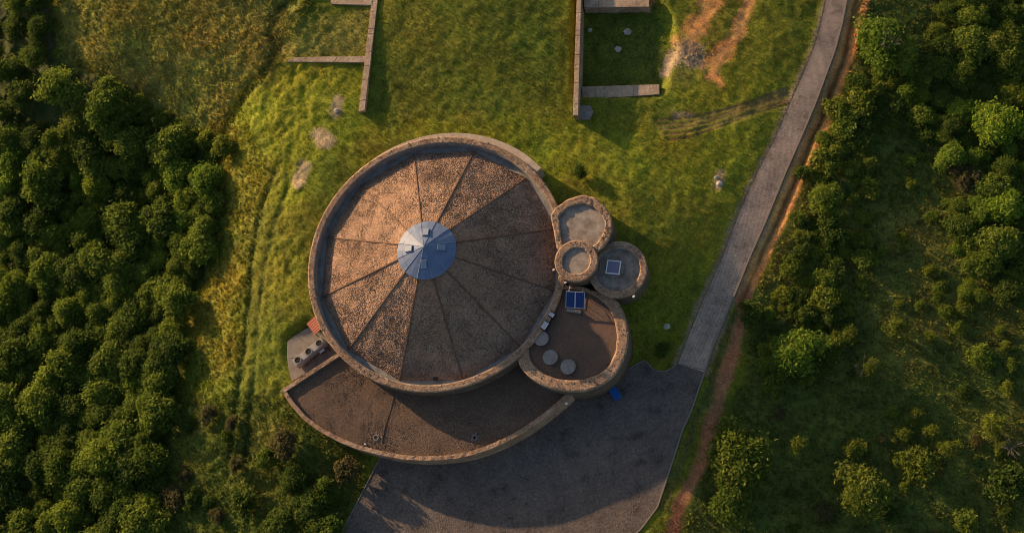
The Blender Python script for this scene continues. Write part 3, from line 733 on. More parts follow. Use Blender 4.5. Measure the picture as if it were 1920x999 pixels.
# ------------------------------------------------------------------ terrace annex (closed round outline, cut by the hall)
ZAN = 4.28; ZF = 3.97
ca = P(1075, 640, ZAN); ac = np.array(ca[:2])
an_out = [(968, 662), (975, 688), (990, 705), (1010, 719), (1035, 729), (1065, 734.5), (1095, 734), (1125, 725), (1150, 707), (1168, 680), (1178, 648), (1179, 620), (1172, 590), (1160, 566), (1140, 552), (1115, 545), (1085, 540), (1040, 534), (1024, 545), (1012, 566), (998, 590), (983, 615), (974, 640)]
an_in = [(991, 655), (993, 672), (1004, 688), (1022, 702), (1045, 710), (1070, 713), (1096, 711), (1122, 702), (1142, 686), (1154, 660), (1157, 630), (1152, 600), (1140, 574), (1118, 556), (1095, 545), (1070, 541), (1044, 541), (1034, 549), (1024, 572), (1009, 598), (994, 622), (986, 640)]
an = thing('terrace_annex', 'round stone-rimmed terrace with brown floor attached to the south-east side of the hall', 'annex', (ac[0], ac[1], 0))
_, innerpoly = ring_between('coping', an_out, an_in, ZAN-.3, ZAN, M_STONE, an, clamp=True)
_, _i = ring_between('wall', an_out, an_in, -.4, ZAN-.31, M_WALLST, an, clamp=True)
innerpoly = [tuple(np.array(p)/np.hypot(*p)*max(np.hypot(*p), RO-.3)) for p in innerpoly]
b1 = MB(); b1.prism(innerpoly, ZF-.3, ZF); b1.build('terrace_floor', M_TERRACE, an)

# ------------------------------------------------------------------ crescent annex south of the hall
ZR = 2.62; ZRF = 2.28
arc = [(526, 731), (543, 757), (565, 783), (595, 806), (629, 825), (668, 841), (710, 852), (750, 860), (790, 863), (825, 862), (855, 859), (888, 852), (920, 841), (953, 826), (984, 809), (1018, 785), (1049, 760), (1068, 743), (1085, 725)]
side = [(526, 731), (636, 659)]
cr = thing('crescent_annex', 'crescent-shaped flat-roofed wing with brown gravel roof curving round the south side of the hall', 'annex', (*P(800, 800, 0)[:2], 0))
def wall_line(name, pts, w, z0, z1, mt, parent, side_=1, step=.35, rough=.04):
    """wall along a pixel polyline at height z1, thickness w to one side"""
    p = resample(px(pts, z1), step); d = np.gradient(p, axis=0); nrm = np.stack([-d[:, 1], d[:, 0]], 1)/np.hypot(d[:, 0], d[:, 1])[:, None]*side_
    K = 4; V = []; n_ = len(p)
    for a, q_ in zip(p, nrm):
        V.append((*a, z0))
        for j in range(K):
            c = a+q_*w*j/(K-1); V.append((*c, z1+(float(vnoise(np.array(c[0]), np.array(c[1]), .3, 4))-.5)*rough*2))
        V.append((*(a+q_*w), z0))
    k = K+2; I = np.arange(n_*k).reshape(n_, k)
    f = np.stack([I[:-1, :-1], I[:-1, 1:], I[1:, 1:], I[1:, :-1]], -1).reshape(-1, 4); g = np.stack([I[:-1, -1], I[:-1, 0], I[1:, 0], I[1:, -1]], -1).reshape(-1, 4)
    fl = [tuple(x) for x in np.concatenate([f, g])]+[tuple(range(k)), tuple(range((n_-1)*k, n_*k))[::-1]]
    stud(p, p+nrm*w, int(n_*4), z1, .04, .10); build_chips('bedded_stones', parent)
    return mesh_np(name, np.array(V), fl, mt, parent), p, nrm
_, ap, an_ = wall_line('parapet', arc, .48, -.4, ZR, M_STONE, cr, 1)
wall_line('side_parapet', side, .46, .2, ZR+.012, M_STONE, cr, -1)
# gravel roof surface
ins = ap+an_*.2
corner = P(526, 731, ZR)[:2]; e2 = P(640, 657, ZR)[:2]
dv = (e2-corner)/np.hypot(*(e2-corner)); nv = np.array([dv[1], -dv[0]])*.25
innerarc = [((RO-.35)*math.cos(a), (RO-.35)*math.sin(a)) for a in np.linspace(math.atan2(*(e2[::-1])), math.atan2(*(P(1000, 690, ZR)[:2][::-1])), 60)]
poly = [tuple(x) for x in ins[1:]]+innerarc[::-1]+[tuple(e2+nv*.6), tuple(corner+nv*.6+dv*.4)]
def fill(poly, z, step, material, name, parent, amp=.05, seed=0):
    """irregular flat roof as a gently uneven grid clipped to an outline (grid cells), thick"""
    PA = np.array(poly); mn_, mxx = PA.min(0), PA.max(0); st = .18
    gx = np.arange(mn_[0], mxx[0]+st, st); gy = np.arange(mn_[1], mxx[1]+st, st); GX, GY = np.meshgrid(gx, gy)
    GZ = z+(fbm(GX, GY, 2.2, 91, 4)-.5)*.14; ins_ = in_poly(GX+st/2, GY+st/2, poly)[:-1, :-1]
    I = np.arange(GX.size).reshape(GX.shape); f = np.stack([I[:-1, :-1], I[:-1, 1:], I[1:, 1:], I[1:, :-1]], -1)[ins_]
    use = np.unique(f); mp = np.zeros(GX.size, int); mp[use] = np.arange(len(use))
    V = np.stack([GX, GY, GZ], -1).reshape(-1, 3)[use]
    return mesh_np(name, V, mp[f], material, parent, smooth=True)
fill(poly, ZRF, .5, M_GRAVEL_FINE, 'gravel_roof', cr)
PW = np.array(poly)
cnt = 0; mn, mx_ = PW.min(0), PW.max(0)
cand = rng.random((26000, 2))*(mx_-mn)+mn; ok = in_poly(cand[:, 0], cand[:, 1], poly)
for p in cand[ok][:9000]:
    cc = PAL[random.choice((0, 1, 1, 2, 2, 2, 3))]; add_chip((p[0], p[1], ZRF+.01), (0, 0, 1), random.uniform(.03, .075), tuple(x*.85 for x in cc))
build_chips('loose_gravel', cr)
b1 = MB(); pts = resample(px([(742, 724), (735, 760), (722, 800), (716, 830)], ZRF), .5)
for a, c in zip(pts[:-1], pts[1:]): b1.tube((*a, ZRF+.02), (*c, ZRF+.02), .035, .035, 5)
b1.build('roof_joint', M_DARK, cr)
for (u, v) in ((705, 820), (890, 820)):
    p = P(u, v, ZRF); b1 = MB(); b1.ring(p, .22, .34, ZRF-.02, ZRF+.07, 16); o = b1.build('roof_drain', M_DISC, cr)
    b1 = MB(); b1.disc(p, .2, ZRF-.02, ZRF+.03, 14); b1.build('grate', M_BLACK, o)
    for k in range(14):
        a = random.random()*6.28; r = random.uniform(.4, .75); add_chip((p[0]+r*math.cos(a), p[1]+r*math.sin(a), ZRF+.01), (0, 0, 1), random.uniform(.05, .1), (.33, .29, .26))
    o = build_chips('pebble_ring', cr)
p = P(686, 833, ZRF); b1 = MB(); b1.tube((p[0], p[1], ZRF-.1), (p[0], p[1], ZRF+.35), .09, .09, 10); b1.build('vent_pipe', M_WHITE, cr)

# ------------------------------------------------------------------ equipment
def solar():
    c = P(1077, 565, 4.5); t_ = thing('solar_water_heater', 'pair of blue solar panels with grey tank on frame on the round terrace', 'solar panel', (c[0], c[1], ZF))
    q0 = P(1061, 546, 5.1); q1 = P(1095, 548, 5.1); ex = (q1-q0); ex[2] = 0; az = math.atan2(ex[1], ex[0]); ex /= np.hypot(ex[0], ex[1])
    lo = P(1078, 577, 4.5); hi = P(1079, 547, 5.25)
    v = Vector(hi-lo); Lh = v.length; X_ = Vector((math.cos(az), math.sin(az), 0)); Yv = (v-X_*v.dot(X_)).normalized(); Zv = X_.cross(Yv)
    mid = (Vector(lo)+Vector(hi))/2; R = Matrix((X_, Yv, Zv)).transposed()
    def bx(mb, off, size):
        V = [mid+R@Vector((off[0]+sx*size[0]/2, off[1]+sy*size[1]/2, off[2]+sz*size[2]/2)) for sz in (-1, 1) for sx, sy in ((-1, -1), (1, -1), (1, 1), (-1, 1))]
        mb.add(V, [(3, 2, 1, 0), (4, 5, 6, 7), (0, 1, 5, 4), (1, 2, 6, 5), (2, 3, 7, 6), (3, 0, 4, 7)])
    for s_ in (-1, 1):
        m_ = MB(); bx(m_, (s_*.52, 0, 0), (.96, Lh, .06)); pn = m_.build('panel', M_BLUE, t_)
        m_ = MB()
        for sx in (-1, 1): bx(m_, (s_*.52+sx*.49, 0, .01), (.05, Lh+.06, .1))
        for sy in (-1, 1): bx(m_, (s_*.52, sy*Lh/2, .01), (1.02, .055, .098))
        m_.build('frame', M_FRAME, pn)
        m_ = MB()
        for i in range(1, 6): bx(m_, (s_*.52-.49+i*.163, 0, .034), (.012, Lh*.97, .008))
        m_.build('riser_lines', M_BLACK, pn)
    for s_ in (-.75, .75):
        m_ = MB()
        top = mid+R@Vector((s_, Lh/2-.1, -.05)); bot = mid+R@Vector((s_, -Lh/2+.1, -.05))
        bk = top+Vector((-Yv.x, -Yv.y, 0))*0; m_.tube(top, (top.x, top.y, ZF), .03, .03, 6); m_.tube(bot, (bot.x, bot.y, ZF), .03, .03, 6); m_.tube((top.x, top.y, ZF+.1), (bot.x, bot.y, ZF+.1), .025, .025, 6)
        far_ = top+R@Vector((0, .75, 0)); m_.tube(top, (far_.x, far_.y, ZF+1.0), .03, .03, 6)
        m_.build('stand_leg', M_FRAME, t_)
    a = P(1063, 581, 4.25); e = P(1089, 585, 4.25); m_ = MB(); m_.tube(a, e, .19, .19, 16); m_.build('tank', M_DISC, t_, smooth=False)
    m_ = MB(); e2_ = P(1090, 590, 4.15); m_.tube(e, e2_, .03, .03, 6); m_.tube(e2_, (e2_[0], e2_[1], ZF), .03, .03, 6); m_.build('pipe', M_BLACK, t_)
solar()
for i, ((u, v), lab) in enumerate(zip(((1014.5, 634), (1031.5, 669.5), (1065, 687)), ('flat round concrete disc next to the white unit on the round terrace', 'flat round concrete disc, middle one of three on the round terrace', 'flat round concrete disc nearest the south rim of the round terrace'))):
    p = P(u, v, ZF+.35); t_ = thing('round_disc', lab, 'roof cover', (p[0], p[1], ZF), 'round discs on the terrace')
    m_ = MB(); m_.disc(p, .66, ZF-.02, ZF+.26, 28); m_.build('drum', M_BLACK, t_); m_ = MB(); m_.disc(p, .83, ZF+.264, ZF+.36, 40); m_.build('lid', M_DISC, t_, .02)
def unit(u0, v0, wd, ln, hh, lab, lines):
    p = P(u0, v0, ZF+hh); d = P(1034, 592, ZF)-P(1020, 613, ZF); az = math.atan2(d[1], d[0])
    t_ = thing('ventilation_unit', lab, 'ventilation unit', (p[0], p[1], ZF))
    m_ = MB(); m_.box((p[0], p[1], ZF+hh/2), (ln+.22, wd+.12, hh), az); m_.build('casing', M_BLACK, t_, .02)
    m_ = MB(); m_.box((p[0], p[1], ZF+hh+.03), (ln, wd, .055), az); m_.build('top_plate', M_WHITE, t_, .01)
    m_ = MB()
    for k in range(lines):
        o_ = Matrix.Rotation(az, 3, 'Z')@Vector(((k-(lines-1)/2)*ln/lines, 0, 0)); m_.box((p[0]+o_.x, p[1]+o_.y, ZF+hh+.063), (.03, wd*.8, .012), az)
    m_.build('louvre_slot', M_BLACK, t_)
unit(1034.5, 590, .55, .42, .55, 'small white-topped unit beside the solar panels on the round terrace', 3)
unit(1021.5, 610, .55, .85, .6, 'longer white-topped unit between the small unit and the discs on the terrace', 6)

# condenser bank west of the hall
zp = 1.35
pad = [(539, 640), (552, 629), (577, 614), (600, 620), (640, 655), (625, 668), (547, 715), (541, 690), (538, 666)]
pd = thing('concrete_pad', 'pale concrete service pad in the corner between hall and crescent wing', 'pad', (*P(575, 655, zp)[:2], zp))
m_ = MB(); m_.prism(px(pad, zp), zp-1.2, zp); m_.build('slab', M_SLAB, pd, .03)
m_ = MB()
for a, c in (((556, 629), (596, 660)), ((541, 672), (575, 668))):
    a, c = P(*a, zp), P(*c, zp); m_.tube((a[0], a[1], zp), (c[0], c[1], zp), .02, .02, 4)
m_.build('slab_joint', M_DARK, pd)
zt = zp+1.35
fans = [(598.5, 643.3), (578.6, 659), (558.5, 675)]
fa, fb = P(*fans[0], zt), P(*fans[2], zt); cdir = (fb-fa)[:2]; az = math.atan2(cdir[1], cdir[0]); mid = (fa+fb)/2
ac_ = thing('condenser_unit', 'long grey air-conditioning condenser with three round fans on the concrete pad', 'condenser', (mid[0], mid[1], zp))
ln = np.hypot(*cdir)+1.15; m_ = MB(); m_.box((mid[0], mid[1], (zp+.15+zt)/2), (ln, .92, zt-zp-.15), az); m_.build('casing', M_STEEL, ac_, .03)
for k in range(3):
    for s_ in (-.35, .35):
        f = (k-1)*ln*.36; o_ = Matrix.Rotation(az, 3, 'Z')@Vector((f, s_, 0)); m_ = MB(); m_.box((mid[0]+o_.x, mid[1]+o_.y, zp+.08), (.25, .12, .15), az); m_.build('foot', M_BLACK, ac_)
for k in (0, 1, 2):
    f = P(*fans[k], zt); m_ = MB(); m_.ring(f, .36, .42, zt, zt+.1, 28); o = m_.build('fan', M_STEEL, ac_)
    m_ = MB(); m_.disc(f, .37, zt+.002, zt+.02, 24); m_.build('fan_well', M_BLACK, o)
    m_ = MB()
    for j in range(5):
        a = j*2*math.pi/5+k; w1 = Vector((math.cos(a), math.sin(a), 0)); w2 = Vector((math.cos(a+.55), math.sin(a+.55), 0)); c = Vector((f[0], f[1], zt+.045))
        m_.add([c+w1*.07, c+w1*.33+Vector((0, 0, .02)), c+w2*.33, c+w2*.07], [(0, 1, 2, 3)])
    m_.disc(f, .08, zt+.03, zt+.07, 10); m_.build('fan_blades', mat('fan_brown', (.11, .06, .045), .6), o)
    m_ = MB()
    for rr in (.16, .27): m_.ring(f, rr-.008, rr+.008, zt+.085, zt+.1, 20)
    m_.build('fan_guard', M_BLACK, o)
for k in (0, 1):
    c = (P(*fans[k], zt)+P(*fans[k+1], zt))/2; m_ = MB(); m_.box((c[0], c[1], zt+.008), (.5, .8, .03), az); m_.build('top_panel', M_STEEL2, ac_)
p = P(603, 657, zp+.7); t_ = thing('pressure_vessel', 'small white cylinder beside the three-fan condenser', 'tank', (p[0], p[1], zp))
m_ = MB(); m_.tube((p[0]-.25, p[1]-.2, zp+.6), (p[0]+.25, p[1]+.2, zp+.6), .16, .16, 12); m_.build('drum', M_WHITE, t_)
m_ = MB(); m_.box((p[0]-.15, p[1]-.12, zp+.25), (.06, .3, .5), az); m_.box((p[0]+.15, p[1]+.12, zp+.25), (.06, .3, .5), az); m_.build('cradle', M_BLACK, t_)
# pipes and rubble behind the condenser
pr = thing('pipe_run', 'rusty brown pipes running between condenser and crescent wing wall', 'pipes', (*P(600, 665, zp)[:2], zp))
for k, (a, c) in enumerate((((608, 640), (617, 655)), ((611, 648), (588, 672)), ((600, 655), (575, 684)))):
    a, c = P(*a, zp+.3), P(*c, zp+.3); m_ = MB(); m_.tube(a, c, .06, .06, 8); m_.tube(a, (a[0], a[1], zp), .06, .06, 8); m_.tube(c, (c[0], c[1], zp), .06, .06, 8); m_.build('pipe', M_SEAM, pr)
# terracotta canopy
zr = 2.5; cw = [P(574.5, 606.4, zr), P(589.7, 592, zr+.35), P(603, 615, zr+.35), P(589.7, 627, zr)]
cn = thing('canopy', 'small terracotta corrugated canopy against the west side of the hall', 'canopy', (*((cw[0]+cw[2])/2)[:2], 1.3))
NN = 24; V = []
for i in range(NN+1):
    f = i/NN; a = cw[0]*(1-f)+cw[3]*f; c = cw[1]*(1-f)+cw[2]*f; dz = .05*(math.cos(f*NN*math.pi/2)); dz *= .25; V += [(a[0], a[1], a[2]+dz), (c[0], c[1], c[2]+dz), (a[0], a[1], a[2]+dz-.04), (c[0], c[1], c[2]+dz-.04)]
Fc = [f for i in range(NN) for f in ((4*i, 4*i+4, 4*i+5, 4*i+1), (4*i+2, 4*i+3, 4*i+7, 4*i+6), (4*i, 4*i+2, 4*i+6, 4*i+4), (4*i+1, 4*i+5, 4*i+7, 4*i+3))]
mesh_np('corrugated_sheet', np.array(V), Fc, M_RED, cn)
for k in (0, 3):
    a = cw[k]*.94+cw[(k+2) % 4]*.06; m_ = MB(); m_.tube((a[0], a[1], .9), (a[0], a[1], a[2]-.06), .04, .04, 8); m_.build('post', M_BLACK, cn)

# blue cart on the yard
c = P(1154, 738, .5); cb = thing('blue_bin', 'small blue bin with teal lid end standing on the dark paved yard', 'bin', (c[0], c[1], .045))
d = P(1162, 748, .5)-P(1148, 727, .5); az = math.atan2(d[1], d[0])
m_ = MB(); m_.box((c[0], c[1], .42), (1.25, .85, .6), az); m_.build('body', M_BOXBLUE, cb, .05)
m_ = MB(); m_.box((c[0], c[1], .74), (1.3, .9, .05), az); m_.build('lid', M_BOXBLUE, cb, .015)
e = c-d/np.linalg.norm(d)*.95; m_ = MB(); m_.tube((e[0], e[1], .05), (e[0], e[1], .75), .36, .40, 18); m_.build('teal_bucket', M_TEAL, cb)
for s_ in (-1, 1):
    for s2 in (-1, 1):
        o_ = Matrix.Rotation(az, 3, 'Z')@Vector((s_*.45, s2*.35, 0)); m_ = MB(); m_.tube((c[0]+o_.x, c[1]+o_.y-.02, .12), (c[0]+o_.x, c[1]+o_.y+.04, .12), .08, .08, 12); m_.build('wheel', M_BLACK, cb)
# flood lamps on the copings
for (u, v, z, lab) in ((1039, 507, PARA, 'small white floodlight on the hall parapet beside the smallest tower'), (1061, 531, ZAN, 'small white floodlight at the foot of the smallest tower above the solar panels'), (1189, 557, 4.75, 'small white floodlight on the rim of the low tower with hatch'), (1063, 757, ZR, 'white floodlight on the east end of the crescent wing parapet')):
    p = P(u, v, z); t_ = thing('floodlight', lab, 'floodlight', (p[0], p[1], z), 'floodlights on the parapets')
    m_ = MB(); m_.tube((p[0], p[1], z-.05), (p[0], p[1], z+.2), .03, .03, 6); m_.build('bracket', M_BLACK, t_)
    m_ = MB(); m_.box((p[0], p[1], z+.26), (.28, .2, .16), .6); m_.build('lamp_head', M_WHITE, t_, .02)

# ------------------------------------------------------------------ court walls
def wall_poly(name, label, poly, z1, z0, th=None, material=M_WALLCAP, tilt=None):
    w = px(poly, z1); c = np.mean(w, 0); t_ = thing(name, label, 'wall', (c[0], c[1], z0))
    m_ = MB(); m_.prism(w, z0, z1-.16); m_.build('wall_body', M_STONE, t_)
    # slab copings laid along the wall, each one its own piece
    a0, a1, b1_, b0 = [np.array(x) for x in w]       # a0->a1 one long side, b0->b1 the other
    n_ = max(2, int(np.hypot(*(a1-a0))/1.9)); r_ = random.Random(len(label))
    cuts = [0]+sorted([(i+r_.uniform(-.36, .36))/n_ for i in range(1, n_)])+[1]
    for f, g in zip(cuts[:-1], cuts[1:]):
        f += .003*(f > 0); e = .03
        q_ = [a0+(a1-a0)*f, a0+(a1-a0)*g, b0+(b1_-b0)*g, b0+(b1_-b0)*f]; cc = np.mean(q_, 0)
        q_ = [tuple(x+(x-cc)/np.hypot(*(x-cc))*0+np.array([r_.uniform(-e, e), r_.uniform(-e, e)])*.4) for x in q_]
        m_ = MB(); m_.prism(q_, z1-.157, z1+r_.uniform(-.02, .02)); m_.build('coping_slab', material, t_, .015)
    return t_
wall_poly('retaining_wall', 'long narrow stone wall on the east side of the grass court', [(1083, -60), (1074.4, 216), (1083.7, 216), (1091, -60)], 3.0, 0)
wall_poly('retaining_wall', 'long narrow stone wall on the west side of the grass court', [(704, -60), (672.5, 209), (683.5, 207), (715, -60)], 2.75, 1)
wall_poly('cross_wall', 'short stone wall branching west from the court wall, above the bright grass mound', [(537, 116), (684, 117), (688, 105), (548, 108)], 2.7, 1.5)
wall_poly('cross_wall', 'stone wall closing the south end of the shaded sunken bay', [(1092, 187), (1236, 177), (1236, 158.5), (1092, 163)], 1.25, 0)
wall_poly('cross_wall', 'stone wall along the north end of the shaded sunken bay, cut by the top edge', [(1095, 14), (1217, 13), (1217, -10), (1095, -8)], 2.0, 0)
wall_poly('paved_wall', 'wide pale stone wall top at the top edge, west of the court', [(620, 8), (697, 10), (701, -14), (620, -14)], 2.75, 1)
t_ = thing('wall_footing', 'rough concrete block at the south foot of the east court wall', 'footing', (*P(1098, 210, 1.9)[:2], 1.5))
m_ = MB(); m_.prism(px([(1085, 198), (1106, 197), (1112, 208), (1104, 224), (1086, 222)], 1.95), 1, 1.95); m_.build('block', M_SLAB, t_, .06)

# boulders
def boulder(u, v, r, lab, flat=.6):
    p = G(u, v); t_r = random.Random(int(u*7+v)); V = []; n1_, n2_ = 12, 8
    for i in range(n2_+1):
        ph = math.pi*i/n2_-math.pi/2
        for j in range(n1_):
            th = 2*math.pi*j/n1_; k = r*(1+t_r.uniform(-.16, .16)); V.append((p[0]+k*math.cos(ph)*math.cos(th)*1.15, p[1]+k*math.cos(ph)*math.sin(th), p[2]+r*.25+k*math.sin(ph)*flat))
    Fc = [(i*n1_+j, i*n1_+(j+1) % n1_, (i+1)*n1_+(j+1) % n1_, (i+1)*n1_+j) for i in range(n2_) for j in range(n1_)]
    o = mesh_np('boulder', np.array(V), Fc, M_ROCK); tag(o, lab, 'rock')
boulder(1177, 61, .42, 'larger pale boulder in the shaded sunken bay')
boulder(1159, 93, .36, 'smaller pale boulder in the shaded bay, south of the larger one')
boulder(1106, 57, .25, 'small grey stone in the shaded bay close to the court wall')
boulder(1250, 612, .32, 'small pale stone on the dark lawn near the yard')
boulder(1349, 345, .34, 'pale stone in a bare patch on the lawn west of the road')
boulder(1343, 333, .22, 'smaller stone in the bare patch on the lawn west of the road')
boulder(632, 208, .3, 'stone at the foot of the small earth patch near the court wall')
# rubble in the pit, as loose stuff
for _ in range(110):
    u = random.gauss(1298, 18); v = random.gauss(106, 14); p = G(u, v); p[2] = float(H(p[0], p[1]))
    add_chip((p[0], p[1], p[2]), (0, 0, 1), random.uniform(.06, .2), random.choice([(.42, .27, .17), (.3, .2, .13), (.48, .34, .22)]))
for _ in range(500):   # gravelly verge along the road's west side
    i = random.randrange(20, 150); p = ra[i]; o_ = (ra[i]-rc[i])/np.hypot(*(ra[i]-rc[i])); q_ = p+o_*abs(random.gauss(0, .3)); 
    add_chip((q_[0], q_[1], float(H(q_[0], q_[1]))+.02), (0, 0, 1), random.uniform(.04, .1), random.choice([(.36, .31, .27), (.28, .24, .2)]))
o = build_chips('rubble', None); tag(o, 'loose pale rubble by the excavated pit and along the road edge', 'rubble', kind='stuff')

# ------------------------------------------------------------------ grass and weeds as real blades
def tufts(n_, accept, size, label, name, blades=5, spread=.5, tint_j=.25, lift=1.0):
    a, b2 = x0, x1
    Xr = rng.random(n_)*(x1-x0)+x0; Yr = rng.random(n_)*(y1-y0)+y0
    ix = np.clip(((Xr-x0)/.2).astype(int)+(len(xs)-len(np.arange(x0, x1+.2, .2)))//2, 0, len(xs)-1)
    ix = np.clip(np.searchsorted(xs, Xr)-1, 0, len(xs)-2); iy = np.clip(np.searchsorted(ys, Yr)-1, 0, len(ys)-2)
    Zr = (Z[iy, ix]+Z[iy+1, ix+1])/2; Cr = colr[iy, ix]; Ur, Vr = PIX(Xr, Yr, Zr)
    k = accept(Xr, Yr, Ur, Vr); Xr, Yr, Zr, Cr = Xr[k], Yr[k], Zr[k], Cr[k]; n_ = len(Xr)
    sz = size[0]+(size[1]-size[0])*rng.random(n_)**1.6
    V = np.empty((n_, blades, 3, 3)); 
    for j in range(blades):
        th = rng.random(n_)*2*np.pi; ln_ = sz*(.6+.6*rng.random(n_)); w = ln_*(.22+.16*rng.random(n_)); tl = spread*(.4+.9*rng.random(n_))
        dx, dy = np.cos(th), np.sin(th); ox, oy = (rng.random(n_)-.5)*sz*.6, (rng.random(n_)-.5)*sz*.6
        V[:, j, 0] = np.stack([Xr+ox-dy*w/2, Yr+oy+dx*w/2, Zr-.02], 1); V[:, j, 1] = np.stack([Xr+ox+dy*w/2, Yr+oy-dx*w/2, Zr-.02], 1)
        V[:, j, 2] = np.stack([Xr+ox+dx*ln_*np.sin(tl), Yr+oy+dy*ln_*np.sin(tl), Zr+ln_*np.cos(tl)*lift], 1)
    tv = (1+tint_j*(rng.random(n_)*2-1))[:, None]*np.stack([1+.25*(rng.random(n_)-.4), np.ones(n_), 1+.3*(rng.random(n_)-.5)], 1)
    c = np.repeat(np.clip(Cr*tv*1.2, 0, 1), blades*3, 0)
    o = mesh_np(name, V.reshape(-1, 3), np.arange(n_*blades*3).reshape(-1, 3), M_GRASS, col=c)
    tag(o, label, 'grass', kind='stuff'); print(name, n_)
    return o
BLD = px(arc, 1.5)
hallr = lambda x, y, e=.1: np.hypot(x, y) < RO+e
def blocked(x, y, u, v):
    r = hallr(x, y) | (sdist(x, y, ROAD_W) < .10-.75*(fbm(x, y, 1.4, 8, 3)-.35)) | (sdist(x, y, YARD_W) < .05)
    for c, R in ((c1, R1), (c2, R2), (c3, R3)): r |= np.hypot(x-c[0], y-c[1]) < R
    r |= in_poly(x, y, px(an_out, 1.5)) | in_poly(x, y, px(pad, 1.35)) | in_poly(u, v, [(526, 731), (636, 659), (800, 700), (900, 700), (1060, 740), (984, 809), (920, 841), (855, 859), (790, 863), (710, 852), (629, 825), (565, 783)])
    return r
FOREST = [(-60, -60), (85, -60), (100, 100), (250, 180), (400, 300), (410, 470), (345, 600), (330, 760), (280, 1060), (-300, 1060), (-300, -60)]
SCRUBR = [(1625, -60), (2100, -60), (2100, 1060), (1250, 1060), (1300, 930), (1400, 700), (1410, 560), (1560, 250), (1600, 90)]
MEADOW = [(85, -60), (620, -60), (530, 110), (450, 200), (510, 330), (480, 440), (460, 600), (440, 760), (330, 760), (345, 600), (410, 470), (400, 300), (250, 180), (100, 100)]
DIRTS = [(1345, -40), (1335, 0), (1318, 30), (1303, 60), (1290, 76)], [(1410, -40), (1403, 5), (1392, 40), (1375, 80), (1352, 108), (1332, 128), (1338, 142)]
def bare(u, v):
    r = np.zeros(u.shape)
    for k_, w_ in ((DIRTS[0], 14), (DIRTS[1], 11), ([(1300, 90), (1300, 120)], 22), ([(1255, 110), (1245, 150)], 10), ([(632, 188), (630, 212)], 10), ([(600, 255), (612, 262)], 14), ([(572, 312), (556, 342)], 11), ([(1240, 240), (1340, 228), (1420, 200), (1480, 170)], 14),
                   ([(1600, 0), (1572, 120), (1505, 280), (1412, 500)], 7), ([(1388, 600), (1358, 710), (1330, 820), (1285, 930)], 12)):
        r = np.maximum(r, dist_line(u, v, k_) < w_)
    return r*(rng.random(u.shape) < .85) > 0
def acc_lawn(x, y, u, v):
    return (~blocked(x, y, u, v)) & (u > 380) & (u < 1640) & (v > -20) & (v < 1015) & ~in_poly(u, v, MEADOW) & ~in_poly(u, v, SCRUBR) & ~bare(u, v)
tufts(420000, acc_lawn, (.10, .24), 'short mixed green and yellow grass of the slopes and court round the hall', 'lawn_grass', 3, .8, .45)
def acc_mead(x, y, u, v): return in_poly(u, v, MEADOW) & (v > -30)
tufts(210000, acc_mead, (.18, .52), 'tall ochre and brown weeds of the meadow north-west of the hall', 'meadow_weeds', 5, .8, .45)
def acc_scrub(x, y, u, v): return (in_poly(u, v, SCRUBR) & (u < 1960) & (v > -30) & (v < 1030) & ~bare(u, v) & ~blocked(x, y, u, v)) | (in_poly(u, v, [(330, 740), (530, 740), (700, 860), (640, 1030), (250, 1030), (280, 850)]) & ~blocked(x, y, u, v))
tufts(170000, acc_scrub, (.15, .5), 'dark rough grass and low weeds under the bushes east of the road', 'scrub_undergrowth', 5, .8, .5)

